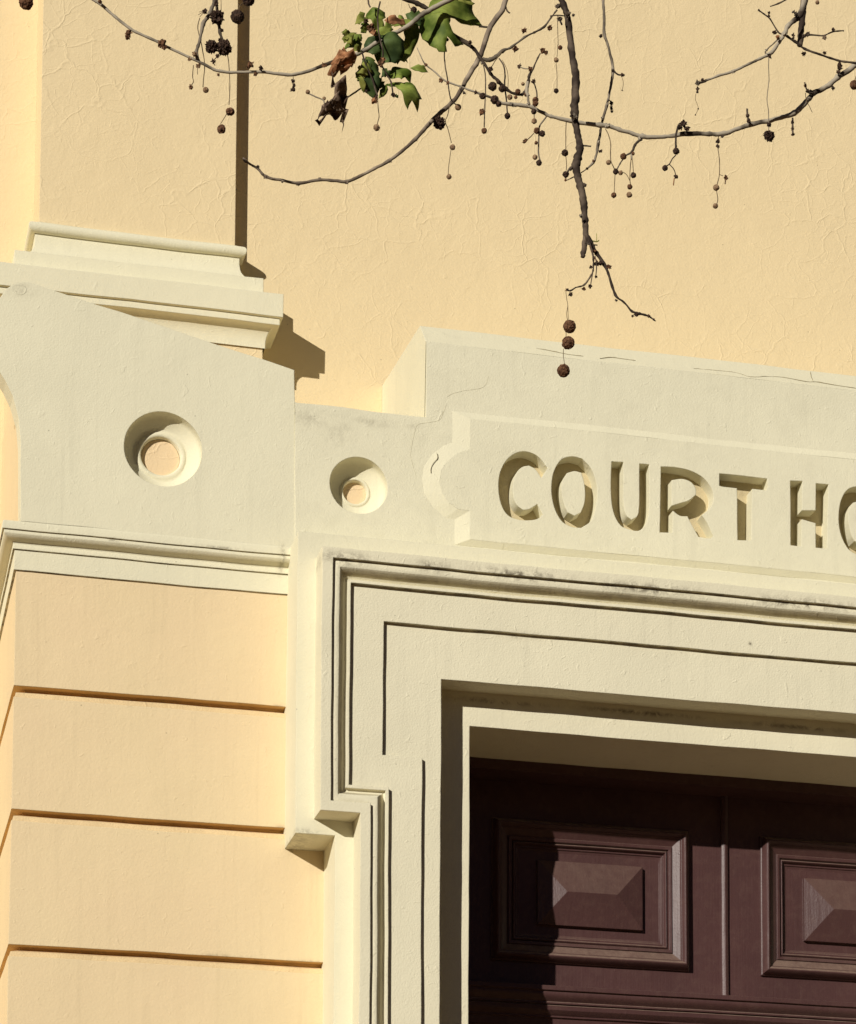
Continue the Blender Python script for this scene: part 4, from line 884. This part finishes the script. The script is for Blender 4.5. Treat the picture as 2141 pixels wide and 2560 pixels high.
# ---- H : top right fork
YH = -5.1
Hb = br('forked_branch', 'pale forked branch in the top right corner with a dark cut stem behind its fork', 2010, -40, YH)
tube([(2018,-60,11,YH+.03),(2011,0,10.5,YH+.03),(2007,30,10,YH+.03),(2005,60,9,YH+.03),(2002,90,9,YH+.03),(2000,115,8,YH+.03)], M['bark_dark'], Hb, 'stem', 21, .12, 12)
tube([(2015,-20,9,YH),(2010,10,8.5,YH),(2000,38,9,YH),(1985,52,6.5,YH),(1970,66,7,YH),(1961,85,6.5,YH),(1948,105,5,YH),(1929,131,5.5,YH),(1900,147,3.8,YH),(1872,160,3.6,YH),(1834,178,3.8,YH),(1795,190,3.4,YH),(1762,203,3.2,YH),(1748,208,3.5,YH)], M['bark_pale_dapple'], Hb, 'stem', 22, .2, 10)
tube([(1961,86,4,YH+.01),(1988,104,3.4,YH+.01),(2012,122,3.2,YH+.01),(2050,136,3.2,YH+.01),(2095,151,3.2,YH+.01),(2141,158,3.2,YH+.01),(2200,166,3.4,YH+.01)], M['bark_dark'], Hb, 'stem', 23, .2)
tube([(1899,27,2,YH),(1912,36,2,YH),(1926,48,2.2,YH),(1946,80,2,YH),(1958,86,2.5,YH)], M['bark_dark'], Hb, 'stem', 24, .2, 7)
tube([(2006,89,3,YH),(2029,87,2.6,YH),(2059,89,2,YH),(2083,79,2.2,YH),(2110,77,2,YH)], M['bark_dark'], Hb, 'stem', 25, .2, 7)
tube([(1926,16,1.4,YH),(1946,9,2.6,YH),(1964,0,1.8,YH),(1990,-14,1.8,YH)], M['bark_dark'], Hb, 'stem', 26, .2, 7)
tube([(1958,88,2,YH),(1935,108,1.8,YH),(1918,124,2.2,YH),(1914,132,2,YH),(1924,137,2,YH)], M['bark_mid'], Hb, 'stem', 27, .2, 7)
for x, y, r, m in ((1898,26,5,'ball_dark'),(1923,32,6,'ball_dark'),(1923,40,5,'ball_dark'),(1938,81,8,'ball_dark'),(1944,92,7,'leaf_dry'),(1984,88,7,'ball_dark'),(1984,95,5,'ball_dark'),(2062,132,7,'ball_dark'),(2010,134,8,'ball_dark'),(2100,162,10,'ball_dark'),(2083,73,7,'ball_dark'),(2062,94,8,'leaf_dead'),(2020,86,9,'bark_dark'),(2010,90,8,'bark_dark'),(1990,36,9,'bark_pale_dapple'),(1985,30,6,'bark_pale_dapple'),(1962,86,8,'bark_pale_dapple'),(1745,207,9,'bark_mid'),(1757,200,7,'ball_dark'),(1745,222,7,'ball_dark'),(1744,230,5,'ball_dark'),(1925,142,7,'ball_dark'),(1834,179,6,'bark_pale_dapple'),(1916,125,6,'bark_pale_dapple')): clump(x, y, r, YH-.012, Hb, m)
ball(2044, 6, 6, YH, Hb, 'ball_pale'); S_([(2050,-30),(2046,0)], YH, Hb, r=.9)
S_([(1923,139),(1922,165),(1923,200),(1920,225),(1918,252),(1922,280),(1922,326)], YH, Hb, 'bark_mid', 1.2); ball(1923, 340, 12.5, YH, Hb, 'ball_dark', .5); clump(1923, 312, 9, YH, Hb)
S_([(1740,234),(1739,248),(1746,270),(1740,285)], YH, Hb, r=.7); clump(1746, 272, 3, YH, Hb); clump(1739, 287, 3, YH, Hb)
ball(2136, 212, 13, YH, Hb, 'ball'); S_([(2141,190),(2137,204)], YH, Hb, r=1.2); S_([(2160,150),(2150,175),(2141,192)], YH, Hb, r=1.2)
